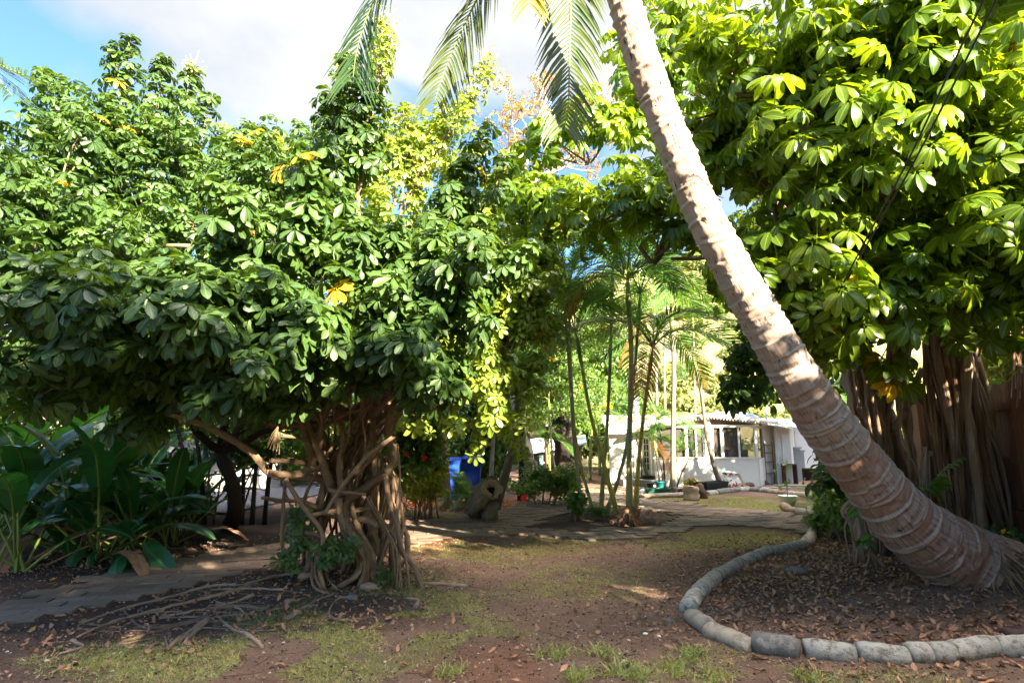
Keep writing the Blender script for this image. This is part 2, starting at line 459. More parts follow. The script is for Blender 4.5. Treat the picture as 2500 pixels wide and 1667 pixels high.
# ------------------------------------------------------------------ mesh building (quads only, numpy)
class MB:
    def __init__(s):
        s.v, s.q, s.a, s.m, s.sm, s.r2, s.n = [], [], [], [], [], [], 0

    def add(s, v, q, a=None, mi=0, smooth=True, ring=None):
        v = np.asarray(v, np.float32).reshape(-1, 3)
        q = np.asarray(q, np.int32).reshape(-1, 4)
        if a is None:
            a = np.zeros((len(v), 4), np.float32)
            a[:, 2] = .5
        s.v.append(v)
        s.q.append(q + s.n)
        s.a.append(np.asarray(a, np.float32))
        s.m.append(np.full(len(q), mi, np.int32))
        s.sm.append(np.full(len(q), smooth, bool))
        s.r2.append(ring if ring is not None else np.zeros((len(v), 4), np.float32))
        s.n += len(v)
        return s

    def tube(s, pts, rad, k=8, mi=0, knob=0.0, cap=True, rnd=None, smooth_n=4, seed=None):
        """rounded tube along a Catmull-Rom path, rad per control point"""
        P = np.array([list(p) for p in pts], float)
        rad = np.broadcast_to(np.asarray(rad, float), (len(P),)) if np.ndim(rad) == 0 else np.asarray(rad, float)
        if smooth_n > 1 and len(P) > 2:
            Q = np.vstack([2 * P[0] - P[1], P, 2 * P[-1] - P[-2]])
            rr = np.concatenate([[rad[0]], rad, [rad[-1]]])
            o, ro = [], []
            for i in range(1, len(Q) - 2):
                for j in range(smooth_n):
                    u = j / smooth_n
                    o.append(.5 * ((2 * Q[i]) + (-Q[i - 1] + Q[i + 1]) * u + (2 * Q[i - 1] - 5 * Q[i] + 4 * Q[i + 1] - Q[i + 2]) * u * u + (-Q[i - 1] + 3 * Q[i] - 3 * Q[i + 1] + Q[i + 2]) * u ** 3))
                    ro.append(rr[i] * (1 - u) + rr[i + 1] * u)
            o.append(Q[-2])
            ro.append(rr[-2])
            P, rad = np.array(o), np.array(ro)
        T = np.gradient(P, axis=0)
        T /= np.linalg.norm(T, axis=1)[:, None] + 1e-9
        ref = np.array([0, 0, 1.0]) if abs(T[0][2]) < .9 else np.array([1.0, 0, 0])
        N = np.zeros_like(P)
        nrm = np.cross(T[0], ref)
        nrm /= np.linalg.norm(nrm)
        for i in range(len(P)):
            nrm = nrm - T[i] * np.dot(nrm, T[i])
            nrm /= np.linalg.norm(nrm) + 1e-9
            N[i] = nrm
        B = np.cross(T, N)
        L = np.concatenate([[0], np.cumsum(np.linalg.norm(np.diff(P, axis=0), axis=1))])
        if cap:
            P = np.vstack([P[:1], P, P[-1:]])
            N = np.vstack([N[:1], N, N[-1:]])
            B = np.vstack([B[:1], B, B[-1:]])
            L = np.concatenate([L[:1], L, L[-1:]])
            rad = np.concatenate([[rad[0] * .02], rad, [rad[-1] * .02]])
        an = np.arange(k) * 2 * math.pi / k
        rk = rad[:, None] * np.ones((1, k))
        if knob:
            rg = rng if seed is None else np.random.default_rng(seed)
            nz = rg.normal(0, 1, (len(P), k))
            nz = (nz + np.roll(nz, 1, 1) + np.roll(nz, -1, 1)) / 2
            if cap:
                nz[0] = nz[-1] = 0
                nz[1] *= .3
            rk = rk * (1 + knob * nz)
        ca, sa = np.cos(an), np.sin(an)
        V = P[:, None, :] + rk[:, :, None] * (ca[None, :, None] * N[:, None, :] + sa[None, :, None] * B[:, None, :])
        A = np.zeros((len(P), k, 4), np.float32)
        r0 = rng.random() if rnd is None else rnd
        A[..., 0] = ca * rad[:, None] + r0 * 5
        A[..., 1] = sa * rad[:, None]
        A[..., 2] = L[:, None] + r0 * 7
        A[..., 3] = r0
        i = np.arange(len(P) - 1)[:, None] * k
        j = np.arange(k)[None, :]
        j2 = (j + 1) % k
        q = np.stack([i + j, i + j2, i + k + j2, i + k + j], -1)
        return s.add(V, q, A.reshape(-1, 4), mi)

    def box(s, c, size, rz=0.0, mi=0, M=None, rnd=None):
        x, y, z = [d / 2 for d in size]
        v = np.array([(-x, -y, -z), (x, -y, -z), (x, y, -z), (-x, y, -z), (-x, -y, z), (x, -y, z), (x, y, z), (-x, y, z)])
        if M is not None:
            v = v @ np.array(M.to_3x3()).T
        elif rz:
            c_, s_ = math.cos(rz), math.sin(rz)
            v = v @ np.array([[c_, s_, 0], [-s_, c_, 0], [0, 0, 1]])
        v = v + np.array(list(c))
        q = [(0, 3, 2, 1), (4, 5, 6, 7), (0, 1, 5, 4), (1, 2, 6, 5), (2, 3, 7, 6), (3, 0, 4, 7)]
        a = np.zeros((8, 4), np.float32)
        a[:] = rng.random(4) if rnd is None else rnd
        return s.add(v, q, a, mi, False)

    def wall(s, p0, p1, z0, z1, th=.12, mi=0):
        """upright slab between two ground points"""
        p0, p1 = Vector((p0[0], p0[1], 0)), Vector((p1[0], p1[1], 0))
        d = p1 - p0
        c = (p0 + p1) / 2
        return s.box((c.x, c.y, (z0 + z1) / 2), (d.length, th, z1 - z0), math.atan2(d.y, d.x), mi)

    def lathe(s, c, prof, k=20, mi=0, sx=1.0, sy=1.0):
        an = np.arange(k) * 2 * math.pi / k
        V = np.array([[(c[0] + r * math.cos(a) * sx, c[1] + r * math.sin(a) * sy, c[2] + z) for a in an] for r, z in prof])
        i = np.arange(len(prof) - 1)[:, None] * k
        j = np.arange(k)[None, :]
        j2 = (j + 1) % k
        return s.add(V, np.stack([i + j, i + j2, i + k + j2, i + k + j], -1), None, mi)

    def inst(s, T, M, pos, rnd=None, flag=None, mi=0):
        """bake copies of template T=(v,q,a) with matrices M (m,3,3)"""
        tv, tq, ta = T
        M = np.asarray(M)
        pos = np.asarray(pos)
        m, n = len(pos), len(tv)
        if m == 0:
            return s
        V = np.einsum('mij,nj->mni', M, tv) + pos[:, None, :]
        A = np.broadcast_to(ta, (m, n, 4)).copy()
        if rnd is not None:
            A[..., 2] = np.clip(A[..., 2] * .35 + rnd[:, None] * .8, 0, 1)
        if flag is not None:
            A[..., 3] = np.maximum(A[..., 3], flag[:, None])
        Q = tq[None] + (np.arange(m) * n)[:, None, None]
        return s.add(V, Q, A.reshape(-1, 4), mi)

    def build(s, name, mats, parent=None, extra=False):
        V = np.concatenate(s.v)
        Q = np.concatenate(s.q)
        me = bpy.data.meshes.new(name)
        me.vertices.add(len(V))
        me.vertices.foreach_set('co', V.ravel())
        me.loops.add(Q.size)
        me.loops.foreach_set('vertex_index', Q.ravel())
        me.polygons.add(len(Q))
        me.polygons.foreach_set('loop_start', np.arange(len(Q), dtype=np.int32) * 4)
        me.polygons.foreach_set('loop_total', np.full(len(Q), 4, np.int32))
        me.polygons.foreach_set('material_index', np.concatenate(s.m))
        me.polygons.foreach_set('use_smooth', np.concatenate(s.sm))
        at_ = me.attributes.new('lf', 'FLOAT_COLOR', 'POINT')
        at_.data.foreach_set('color', np.concatenate(s.a).ravel())
        if extra:
            at_ = me.attributes.new('ring', 'FLOAT_COLOR', 'POINT')
            at_.data.foreach_set('color', np.concatenate(s.r2).astype(np.float32).ravel())
        me.update(calc_edges=True)
        me.validate()
        for m_ in ([mats] if isinstance(mats, str) else mats):
            me.materials.append(MATS[m_])
        o = bpy.data.objects.new(name, me)
        COL.objects.link(o)
        if parent is not None:
            o.parent = parent
            o.matrix_parent_inverse = Matrix.Translation(-Vector(parent.location)) if parent.type == 'EMPTY' else Matrix()
        return o


def thing(name, label, cat, loc=(0, 0, 0), group=None, kind=None):
    """Empty at the thing's base; parts are modelled in world coordinates"""
    o = bpy.data.objects.new(name, None)
    COL.objects.link(o)
    o.location = loc
    o.empty_display_size = .1
    o['label'] = label
    o['category'] = cat
    if group:
        o['group'] = group
    if kind:
        o['kind'] = kind
    return o


def tag(o, label=None, cat=None, group=None, kind=None):
    for k, v in (('label', label), ('category', cat), ('group', group), ('kind', kind)):
        if v:
            o[k] = v
    return o


def place(me_obj_data, name, parent, M):
    """another object on the same mesh data, given a world matrix"""
    o = bpy.data.objects.new(name, me_obj_data)
    COL.objects.link(o)
    o.parent = parent
    o.matrix_parent_inverse = Matrix.Translation(-Vector(parent.location))
    o.matrix_basis = M
    return o


# ------------------------------------------------------------------ leaf templates
def leaflet(L, Wd, rows, droop, fold, prof, base=0.0, wave=0.0, rg=rng):
    """strip in +X with normal +Z; returns v, q, a"""
    ts = np.array(rows)
    w = np.array(prof) * Wd * .5
    x = base + ts * L * np.cos(droop * ts * .9)
    z = -np.sin(droop * ts) * ts * L * .75
    v, a = [], []
    for i, tt in enumerate(ts):
        wv = wave * math.sin(tt * 9)
        v += [(x[i], -w[i], z[i] + fold * w[i] + wv), (x[i], 0, z[i]), (x[i], w[i], z[i] + fold * w[i] - wv)]
        a += [(1, tt, .5, 0), (0, tt, .5, 0), (1, tt, .5, 0)]
    q = []
    for i in range(len(ts) - 1):
        for j in range(2):
            q.append((i * 3 + j, (i + 1) * 3 + j, (i + 1) * 3 + j + 1, i * 3 + j + 1))
    return np.array(v, float), np.array(q), np.array(a, np.float32)


def merge(parts):
    v, q, a, n = [], [], [], 0
    for p in parts:
        v.append(p[0])
        q.append(p[1] + n)
        a.append(p[2])
        n += len(p[0])
    return np.concatenate(v), np.concatenate(q), np.concatenate(a)


def rot(p, ax, ang):
    M = np.array(Matrix.Rotation(ang, 3, ax))
    return (p[0] @ M.T, p[1], p[2])


def palmate(n, L, Wd, rows, prof, rg, stalk=.15, tilt=.35, droop=.55, petiole=0.0):
    ps = []
    for k in range(n):
        l = L * rg.uniform(.82, 1.1)
        p = leaflet(l, Wd * rg.uniform(.9, 1.1), rows, droop * rg.uniform(.6, 1.4), rg.uniform(.15, .45), prof, base=stalk * L, wave=.004)
        p[2][:, 2] = rg.uniform(.2, .8)
        p = rot(p, 'X', rg.normal(0, .18))
        p = rot(p, 'Y', tilt * rg.uniform(.5, 1.5))
        p = rot(p, 'Z', 2 * math.pi * (k + rg.uniform(-.12, .12)) / n)
        ps.append(p)
    if petiole:
        w = .0035 + L * .012
        v = np.array([(-w, 0, 0), (w, 0, 0), (w, .01, -petiole * .5), (-w, .01, -petiole * .5), (-w, 0, -petiole), (w, 0, -petiole),
                      (0, -w, 0), (0, w, 0), (0, w + .01, -petiole * .5), (0, -w + .01, -petiole * .5), (0, -w, -petiole), (0, w, -petiole)])
        q = np.array([(0, 1, 2, 3), (3, 2, 5, 4), (6, 7, 8, 9), (9, 8, 11, 10)])
        a = np.tile(np.array([(0.06, .5, 1.0, 0)], np.float32), (12, 1))
        ps.append((v, q, a))
    return merge(ps)


OB_R = (0, .3, .6, .85, 1.0)
OB_P = (.12, .62, 1.0, .86, .22)
EL_R = (0, .25, .55, .82, 1.0)
EL_P = (.10, .8, 1.0, .62, .06)
trg = np.random.default_rng(3)
T_UMB = [palmate(int(trg.integers(7, 10)), .135, .058, OB_R, OB_P, trg, petiole=.14, tilt=.22, droop=.30) for _ in range(6)]
T_UMB_F = [palmate(7, .14, .065, (0, .5, .85, 1.0), (.12, .9, .85, .2), trg, tilt=.15, droop=.25) for _ in range(5)]
T_OCT = [palmate(int(trg.integers(9, 13)), .245, .098, (0, .2, .45, .7, .9, 1.0), (.10, .62, .95, 1.0, .62, .12), trg, stalk=.2, tilt=.30, droop=.45, petiole=.42) for _ in range(6)]


def sprig(n, L, Wd, length, rg, rows=(0, .5, 1.0), prof=(.15, 1.0, .1)):
    ps = []
    for k in range(n):
        p = leaflet(L * rg.uniform(.7, 1.15), Wd, rows, .5, .3, prof)
        p[2][:, 2] = rg.uniform(.2, .8)
        p = rot(p, 'X', rg.normal(0, .5))
        p = rot(p, 'Y', rg.uniform(-.6, .7))
        p = rot(p, 'Z', k * 2.4 + rg.normal(0, .3))
        ps.append((p[0] + np.array([0, 0, length * k / n - length / 2]), p[1], p[2]))
    return merge(ps)


T_SPR = [sprig(9, .11, .055, .22, trg) for _ in range(5)]
T_SPR_S = [sprig(12, .055, .03, .16, trg) for _ in range(5)]
T_SPR_L = [sprig(8, .26, .10, .40, trg, EL_R, EL_P) for _ in range(5)]


def frames(Nn, spin, scale):
    """matrices whose Z column is Nn, spun about it"""
    Nn = Nn / (np.linalg.norm(Nn, axis=1)[:, None] + 1e-9)
    ref = np.where(np.abs(Nn[:, 2:3]) < .95, np.array([[0, 0, 1.0]]), np.array([[1.0, 0, 0]]))
    X = np.cross(ref, Nn)
    X /= np.linalg.norm(X, axis=1)[:, None]
    Y = np.cross(Nn, X)
    c, s_ = np.cos(spin)[:, None], np.sin(spin)[:, None]
    X2, Y2 = X * c + Y * s_, -X * s_ + Y * c
    return np.stack([X2, Y2, Nn], -1) * scale[:, None, None]


def shoots(base, dirs, lens, nleaf, pet, rg, up=.75):
    """rosette positions and normals along many shoots"""
    m = len(base)
    k = np.arange(nleaf)
    u = (k + .5) / nleaf
    pos, nor = [], []
    for i in range(m):
        d = dirs[i] / np.linalg.norm(dirs[i])
        az = k * 2.4 + rg.uniform(0, 6.3) + rg.normal(0, .25, nleaf)
        ref = np.array([0, 0, 1.0]) if abs(d[2]) < .9 else np.array([1.0, 0, 0])
        e1 = np.cross(d, ref)
        e1 /= np.linalg.norm(e1)
        e2 = np.cross(d, e1)
        el = .15 + .95 * u ** 1.5
        rd = (np.cos(az)[:, None] * e1 + np.sin(az)[:, None] * e2) * np.cos(el)[:, None] + d * np.sin(el)[:, None]
        p = base[i] + d * (u * lens[i])[:, None]
        nn = rd + np.array([0, 0, up]) + rg.normal(0, .22, (nleaf, 3))
        pos.append(p + rd * pet[0] * rg.uniform(pet[1], 1.2, (nleaf, 1)))
        nor.append(nn)
    return np.concatenate(pos), np.concatenate(nor)


def leaves(mb, T, pos, nor, rg, sc=(.8, 1.2), pal=.02, mi=0, tint=None):
    n = len(pos)
    M = frames(nor, rg.uniform(0, 6.3, n), rg.uniform(sc[0], sc[1], n))
    which = rg.integers(0, len(T), n)
    rn = rg.random(n) if tint is None else np.clip(tint + rg.normal(0, .25, n), 0, 1)
    fl = (rg.random(n) < pal) * rg.uniform(.5, 1, n)
    for k in range(len(T)):
        s_ = which == k
        mb.inst(T[k], M[s_], pos[s_], rn[s_], fl[s_], mi)


def blobs_to_shoots(blobs, rg, length=(.3, .7), outw=.6, upw=.5, center=None, per=6):
    """blobs: (px, py, Y, rx_px, ry_px, ry_m, n). Shoots grow in separate clumps with dark gaps between. returns bases, dirs, lens"""
    B, D, L = [], [], []
    for bl in blobs:
        px, py, Y, rx, ry, rd, n = bl
        c = np.array(at(px, py, Y))
        r0 = ray(px, py)
        s = Y / r0[1]
        rad = np.array([rx * s, rd, ry * s])
        ns = max(2, int(round(n / per)))
        v = rg.normal(0, 1, (ns, 3))
        v /= np.linalg.norm(v, axis=1)[:, None]
        v[:, 1] = np.where(rg.random(ns) < .65, -np.abs(v[:, 1]), v[:, 1])
        sub = v * rad * (rg.random(ns) ** .3)[:, None]
        k = rg.integers(0, ns, n)
        off = rg.normal(0, 1, (n, 3)) * np.minimum(rad * .30, .26)
        p = sub[k] + off
        d = v[k] * outw + off * 1.6 + np.array([0, 0, upw]) + rg.normal(0, .15, (n, 3))
        B.append(c + p)
        D.append(d / np.linalg.norm(d, axis=1)[:, None])
        L.append(rg.uniform(length[0], length[1], n))
    return np.concatenate(B), np.concatenate(D), np.concatenate(L)


def limb(mb, a, b_, r0, r1, rg, sag=.12, k=7, n=4, knob=.05, mi=0):
    a, b_ = np.array(list(a)), np.array(list(b_))
    L = np.linalg.norm(b_ - a)
    pts = [a]
    for i in range(1, n):
        u = i / n
        pts.append(a * (1 - u) + b_ * u + rg.normal(0, L * .045, 3) + np.array([0, 0, sag * L * math.sin(u * math.pi) * -.4]))
    pts.append(b_)
    mb.tube(pts, np.linspace(r0, r1, len(pts)), k, mi, knob, smooth_n=3)
    return pts


# ------------------------------------------------------------------ ground
def px_mask(px, py, ell):
    m = np.zeros_like(px)
    for (cx, cy, rx, ry, w) in ell:
        d = ((px - cx) / rx) ** 2 + ((py - cy) / ry) ** 2
        m = np.maximum(m, w * np.clip(1.35 - d, 0, 1) ** .8)
    return m


GRASS = [(930, 1540, 330, 70, .9), (560, 1620, 480, 60, .95), (1060, 1470, 170, 40, .6), (1180, 1350, 170, 24, .55), (1420, 1335, 260, 20, .5), (1780, 1320, 230, 24, .8),
         (1500, 1650, 260, 40, .45), (1750, 1620, 120, 40, .4), (1740, 1232, 260, 22, .85), (1850, 1250, 120, 16, .9), (1330, 1420, 330, 40, .35), (1900, 1660, 400, 25, .5),
         (1150, 1245, 230, 12, .6), (1250, 1600, 250, 40, .3)]
REDS = [(1010, 1335, 230, 26, .8), (700, 1420, 330, 26, .75), (350, 1500, 350, 30, .7), (1300, 1345, 250, 22, .35), (1050, 1225, 240, 22, .7), (1190, 1640, 160, 60, .5)]
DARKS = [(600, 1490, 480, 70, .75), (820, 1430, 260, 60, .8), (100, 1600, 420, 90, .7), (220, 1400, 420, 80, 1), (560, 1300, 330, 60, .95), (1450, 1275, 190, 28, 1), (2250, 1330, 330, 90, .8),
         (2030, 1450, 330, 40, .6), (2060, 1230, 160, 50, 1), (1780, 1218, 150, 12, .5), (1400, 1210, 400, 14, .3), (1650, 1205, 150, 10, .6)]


def soil_attr(x, y, z):
    px, py = proj(x, np.maximum(y, .8), z)
    wob = (fbm(x, y, 1.6, 5) - .5) * 110
    wob2 = (fbm(x, y, 1.3, 9) - .5) * 50
    g = px_mask(px + wob * 1.5, py + wob2, GRASS) * (.35 + 1.1 * fbm(x, y, 3.1, 21)) * (fbm(x, y, 1.7, 33) > .36)
    g = np.where(py > 1690, .7 * (fbm(x, y, .8, 2) > .45), g)
    r_ = px_mask(px + wob, py + wob2, REDS)
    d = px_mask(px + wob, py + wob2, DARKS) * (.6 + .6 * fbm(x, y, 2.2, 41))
    return np.clip(g, 0, 1), np.clip(r_, 0, 1), np.clip(d, 0, 1)


def axis(segs):
    o = []
    for a, b_, st in segs:
        o.append(np.arange(a, b_, st))
    return np.concatenate(o + [[segs[-1][1]]])


gx = axis([(-600, -60, 45), (-60, -14, 4), (-14, -7, .4), (-7, 7, .06), (7, 14, .25), (14, 60, 2.5), (60, 600, 45)])
gy = axis([(-60, -4, 6), (-4, 1.5, .5), (1.5, 9, .05), (9, 16, .12), (16, 30, .5), (30, 110, 2.0), (110, 1500, 90)])
GX, GY = np.meshgrid(gx, gy)
GZ = zt(GX, GY)
near = (np.abs(GX) < 12) & (GY < 22) & (GY > 1)
GZ = GZ + near * ((fbm(GX, GY, 1.1, 3) - .5) * .05 + (fbm(GX, GY, 7, 8) - .5) * .018)
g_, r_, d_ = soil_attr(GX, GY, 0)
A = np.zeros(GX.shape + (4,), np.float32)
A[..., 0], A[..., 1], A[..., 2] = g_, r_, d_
A[..., 3] = np.where(GY > 30, 0, 1)
ny, nx = GX.shape
ii = np.arange(ny - 1)[:, None] * nx
jj = np.arange(nx - 1)[None, :]
mb = MB()
mb.add(np.stack([GX, GY, GZ], -1), np.stack([ii + jj, ii + jj + 1, ii + nx + jj + 1, ii + nx + jj], -1), A.reshape(-1, 4))
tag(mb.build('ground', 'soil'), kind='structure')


def gz(x, y):
    z = zt(x, y)
    return z + ((fbm(x, y, 1.1, 3) - .5) * .05 + (fbm(x, y, 7, 8) - .5) * .018)


def inpoly(x, y, P):
    c = np.zeros(np.shape(x), bool)
    n = len(P)
    for i in range(n):
        x1, y1 = P[i]
        x2, y2 = P[(i + 1) % n]
        if y1 == y2:
            continue
        t_ = ((y1 > y) != (y2 > y)) & (x < (x2 - x1) * (y - y1) / (y2 - y1) + x1)
        c ^= t_
    return c


def gpoly(pts):
    return [tuple(gr(px, py)[:2]) for px, py in pts]


# the brick path: one strip on the left that widens round the palm island, and a branch to the house
PATH = [gpoly([(-120, 1560), (0, 1532), (150, 1500), (300, 1467), (550, 1403), (700, 1372), (960, 1340), (1120, 1312), (1290, 1308), (1420, 1322), (1590, 1312), (1745, 1278), (1990, 1302), (2030, 1268),
                (1905, 1250), (1760, 1240), (1640, 1224), (1560, 1216), (1480, 1192), (1400, 1210), (1250, 1236), (1100, 1262), (950, 1288), (700, 1322), (500, 1362), (280, 1402), (140, 1437), (0, 1478), (-120, 1508)]),
        gpoly([(1440, 1205), (1400, 1180), (1430, 1166), (1560, 1168), (1560, 1218)])]
ISLAND = gpoly([(1290, 1288), (1345, 1262), (1420, 1243), (1520, 1236), (1640, 1256), (1655, 1264), (1590, 1284), (1530, 1290), (1470, 1284), (1430, 1300), (1370, 1300)])
mb = MB()
ang = R(14)
ca, sa = math.cos(ang), math.sin(ang)
prg = np.random.default_rng(11)
bl_, bw_ = .40, .20
for i in range(-60, 60):
    for j in range(-70, 110):
        # running bond, every fourth course laid the other way
        u = i * bl_ + (j % 2) * bl_ / 2
        v = j * bw_
        x = u * ca - v * sa
        y = 10 + u * sa + v * ca
        if not (1.5 < y < 20 and -9 < x < 7.6):
            continue
        k = any(bool(inpoly(np.array(x), np.array(y), P)) for P in PATH)
        if not k or bool(inpoly(np.array(x), np.array(y), ISLAND)):
            continue
        px, py = proj(x, y, 0)
        z = float(gz(x, y))
        h = .035
        tilt = Matrix.Rotation(ang + prg.normal(0, .012), 3, 'Z') @ Matrix.Rotation(prg.normal(0, .005), 3, 'X') @ Matrix.Rotation(prg.normal(0, .004), 3, 'Y')
        mud = float(fbm(x, y, .7, 77)) * (1.2 if px < 1350 else .4)
        mb.box((x, y, max(z, -.01) + .008 + prg.normal(0, .0015) - (.5 - h) * 0), (bl_ - .012, bw_ - .012, h), 0, 0, tilt.to_4x4(), rnd=(prg.random(), prg.random(), min(1, mud), 0))
tag(mb.build('path', 'paver'), kind='structure')

# grey driveway beyond the left beds
P4 = [gr(-500, 1300), gr(760, 1232), gr(760, 1150), gr(-500, 1180)]
mb = MB()
mb.box((-14.0, 17.5, .02), (17.0, 7.5, .05), R(-8))
tag(mb.build('driveway', 'asphalt'), kind='structure')

# ------------------------------------------------------------------ small ground cover
grg = np.random.default_rng(5)


def scatter(n, x0, x1, y0, y1, power=1.6):
    """more points near the viewer"""
    y = y0 + (y1 - y0) * grg.random(n) ** power
    x = x0 + (x1 - x0) * grg.random(n)
    return x, y


def avoid_path(x, y):
    c = np.zeros(len(x), bool)
    for P in PATH:
        c |= inpoly(x, y, P)
    return c & ~inpoly(x, y, ISLAND)


# grass: tufts where the soil mask is green
T_BL = []
for _ in range(5):
    ps = []
    for k in range(7):
        h = trg.uniform(.012, .034)
        p = leaflet(h, .0035, (0, .55, 1.0), trg.uniform(.3, 1.2), .2, (1, .8, .1))
        p[2][:, 2] = trg.uniform(.2, .8)
        p = rot(p, 'Y', -trg.uniform(.5, 1.4))
        p = rot(p, 'Z', trg.uniform(0, 6.3))
        ps.append((p[0] + np.array([trg.normal(0, .012), trg.normal(0, .012), 0]), p[1], p[2]))
    T_BL.append(merge(ps))
x, y = scatter(170000, -5.5, 6.5, 3.0, 16, 1.5)
g_, r_, d_ = soil_attr(x, y, 0)
keep = (g_ > grg.random(len(x)) * .9) & ~avoid_path(x, y)
x, y = x[keep], y[keep]
pos = np.stack([x, y, gz(x, y) - .002], -1)
mb = MB()
leaves(mb, T_BL, pos, np.tile([0, 0, 1.0], (len(x), 1)) + grg.normal(0, .2, (len(x), 3)), grg, (.7, 1.5), pal=.35)
# taller green clumps at the very front
for cx, cy in ((1500, 1640), (1560, 1655), (1470, 1600), (1690, 1600), (1420, 1655), (1980, 1655), (1650, 1640), (1100, 1640), (1750, 1655), (1350, 1600)):
    p0 = gr(cx, cy)
    m = 26
    pos = np.array([(p0.x + a, p0.y + b_, p0.z) for a, b_ in grg.normal(0, .05, (m, 2))])
    pos[:, 2] = gz(pos[:, 0], pos[:, 1])
    leaves(mb, T_BL, pos, np.tile([0, 0, 1.0], (m, 1)) + grg.normal(0, .25, (m, 3)), grg, (1.8, 3.2), pal=.1)
tag(mb.build('grass', 'grass_blade'), 'thin patchy lawn grass on the bare soil', 'grass', kind='stuff')

# dry leaf litter
T_DRY = []
for _ in range(8):
    p = leaflet(.10, .042, EL_R, trg.uniform(-.9, 1.3), trg.uniform(-.2, .9), EL_P, wave=trg.uniform(.002, .008))
    T_DRY.append((p[0] - np.array([.05, 0, 0]), p[1], p[2]))


def bedfun(x, y):
    px, py = proj(x, y, 0)
    w = np.full(len(x), .025)
    w = np.maximum(w, px_mask(px, py, [(2150, 1430, 500, 140, 1.0), (2300, 1560, 300, 60, .8), (2050, 1330, 180, 60, .7), (2250, 1640, 300, 40, .55), (1650, 1520, 130, 60, .35), (700, 1490, 380, 60, .35),
                                       (200, 1570, 400, 80, .25), (300, 1380, 500, 60, .15), (1560, 1560, 400, 80, .10), (850, 1400, 200, 60, .4), (1900, 1600, 300, 40, .3)]))
    return w


x, y = scatter(42000, -6.5, 7.5, 3.2, 10, 1.3)
keep = (bedfun(x, y) > grg.random(len(x))) & ~(avoid_path(x, y) & (grg.random(len(x)) > .1))
x, y = x[keep], y[keep]
mb = MB()
pos = np.stack([x, y, gz(x, y) + .010], -1)
leaves(mb, T_DRY, pos, np.tile([0, 0, 1.0], (len(x), 1)) + grg.normal(0, .35, (len(x), 3)), grg, (.28, .95), pal=.02)
tag(mb.build('leaf_litter', 'dry_leaf'), 'dry brown fallen leaves strewn over the soil', 'fallen leaves', kind='stuff')

# reddish litter under the back shrubs
x = grg.uniform(-2.6, 1.2, 4200)
y = grg.uniform(10.5, 15.5, 4200)
px, py = proj(x, y, 0)
keep = (px_mask(px, py, [(1020, 1226, 150, 17, 1), (1150, 1232, 120, 12, .6), (1250, 1225, 150, 12, .25), (600, 1245, 200, 16, .5)]) > grg.random(len(x)))
x, y = x[keep], y[keep]
mb = MB()
leaves(mb, T_DRY, np.stack([x, y, gz(x, y) + .014], -1), np.tile([0, 0, 1.0], (len(x), 1)) + grg.normal(0, .35, (len(x), 3)), grg, (.6, 1.2), pal=0)
tag(mb.build('red_leaf_litter', 'fallen_orange'), 'rust red fallen leaves under the flowering shrub', 'fallen leaves', kind='stuff')

# wood chips, grit and twigs
T_CH = []
for _ in range(6):
    a_, b_, c_ = trg.uniform(.006, .018), trg.uniform(.004, .010), trg.uniform(.003, .006)
    v = np.array([(-a_, -b_, -c_), (a_, -b_, -c_), (a_, b_, -c_), (-a_, b_, -c_), (-a_ * .6, -b_ * .7, c_), (a_ * .8, -b_ * .5, c_), (a_ * .5, b_ * .8, c_), (-a_ * .7, b_ * .5, c_)]) + trg.normal(0, .0015, (8, 3))
    q = np.array([(0, 3, 2, 1), (4, 5, 6, 7), (0, 1, 5, 4), (1, 2, 6, 5), (2, 3, 7, 6), (3, 0, 4, 7)])
    T_CH.append((v, q, np.tile(np.array([(.5, .5, .5, 0)], np.float32), (8, 1))))
x, y = scatter(26000, -6.5, 7, 3.2, 10, 1.5)
keep = ~(avoid_path(x, y) & (grg.random(len(x)) > .06))
x, y = x[keep], y[keep]
mb = MB()
leaves(mb, T_CH, np.stack([x, y, gz(x, y) + .003], -1), np.tile([0, 0, 1.0], (len(x), 1)) + grg.normal(0, .4, (len(x), 3)), grg, (.35, 1.0), pal=0)


def f(t):
    a = t.n('ShaderNodeAttribute', attribute_name='lf')
    s = t.n('ShaderNodeSeparateColor', ins={0: a.outputs['Color']})
    c = t.ramp(s.outputs[2], [(.25, (.05, .03, .024)), (.55, (.16, .09, .06)), (.82, (.32, .22, .15)), (.97, (.5, .42, .36))])
    return t.n('ShaderNodeBsdfPrincipled', ins={'Base Color': c, 'Roughness': .9}).outputs[0]


mat('chips', f)
MATCH = mb.build('wood_chips', 'chips')
tag(MATCH, 'brown and pale wood chips and grit on the soil', 'wood chips', kind='stuff')

# fallen twigs
mb = MB()
for _ in range(420):
    cx, cy = grg.uniform(100, 2480), grg.uniform(1380, 1660)
    p0 = gr(cx, cy)
    l, a_ = grg.uniform(.05, .28), grg.uniform(0, 6.3)
    pts = []
    for u in (0, .35, .7, 1):
        xx, yy = p0.x + math.cos(a_) * l * u + grg.normal(0, .008), p0.y + math.sin(a_) * l * u + grg.normal(0, .008)
        pts.append((xx, yy, float(gz(xx, yy)) + .008))
    mb.tube(pts, [.004, .0035, .003, .0015], 4, cap=False, smooth_n=1)
tag(mb.build('twigs', 'bark_root'), 'thin fallen twigs scattered on the soil', 'twigs', kind='stuff')

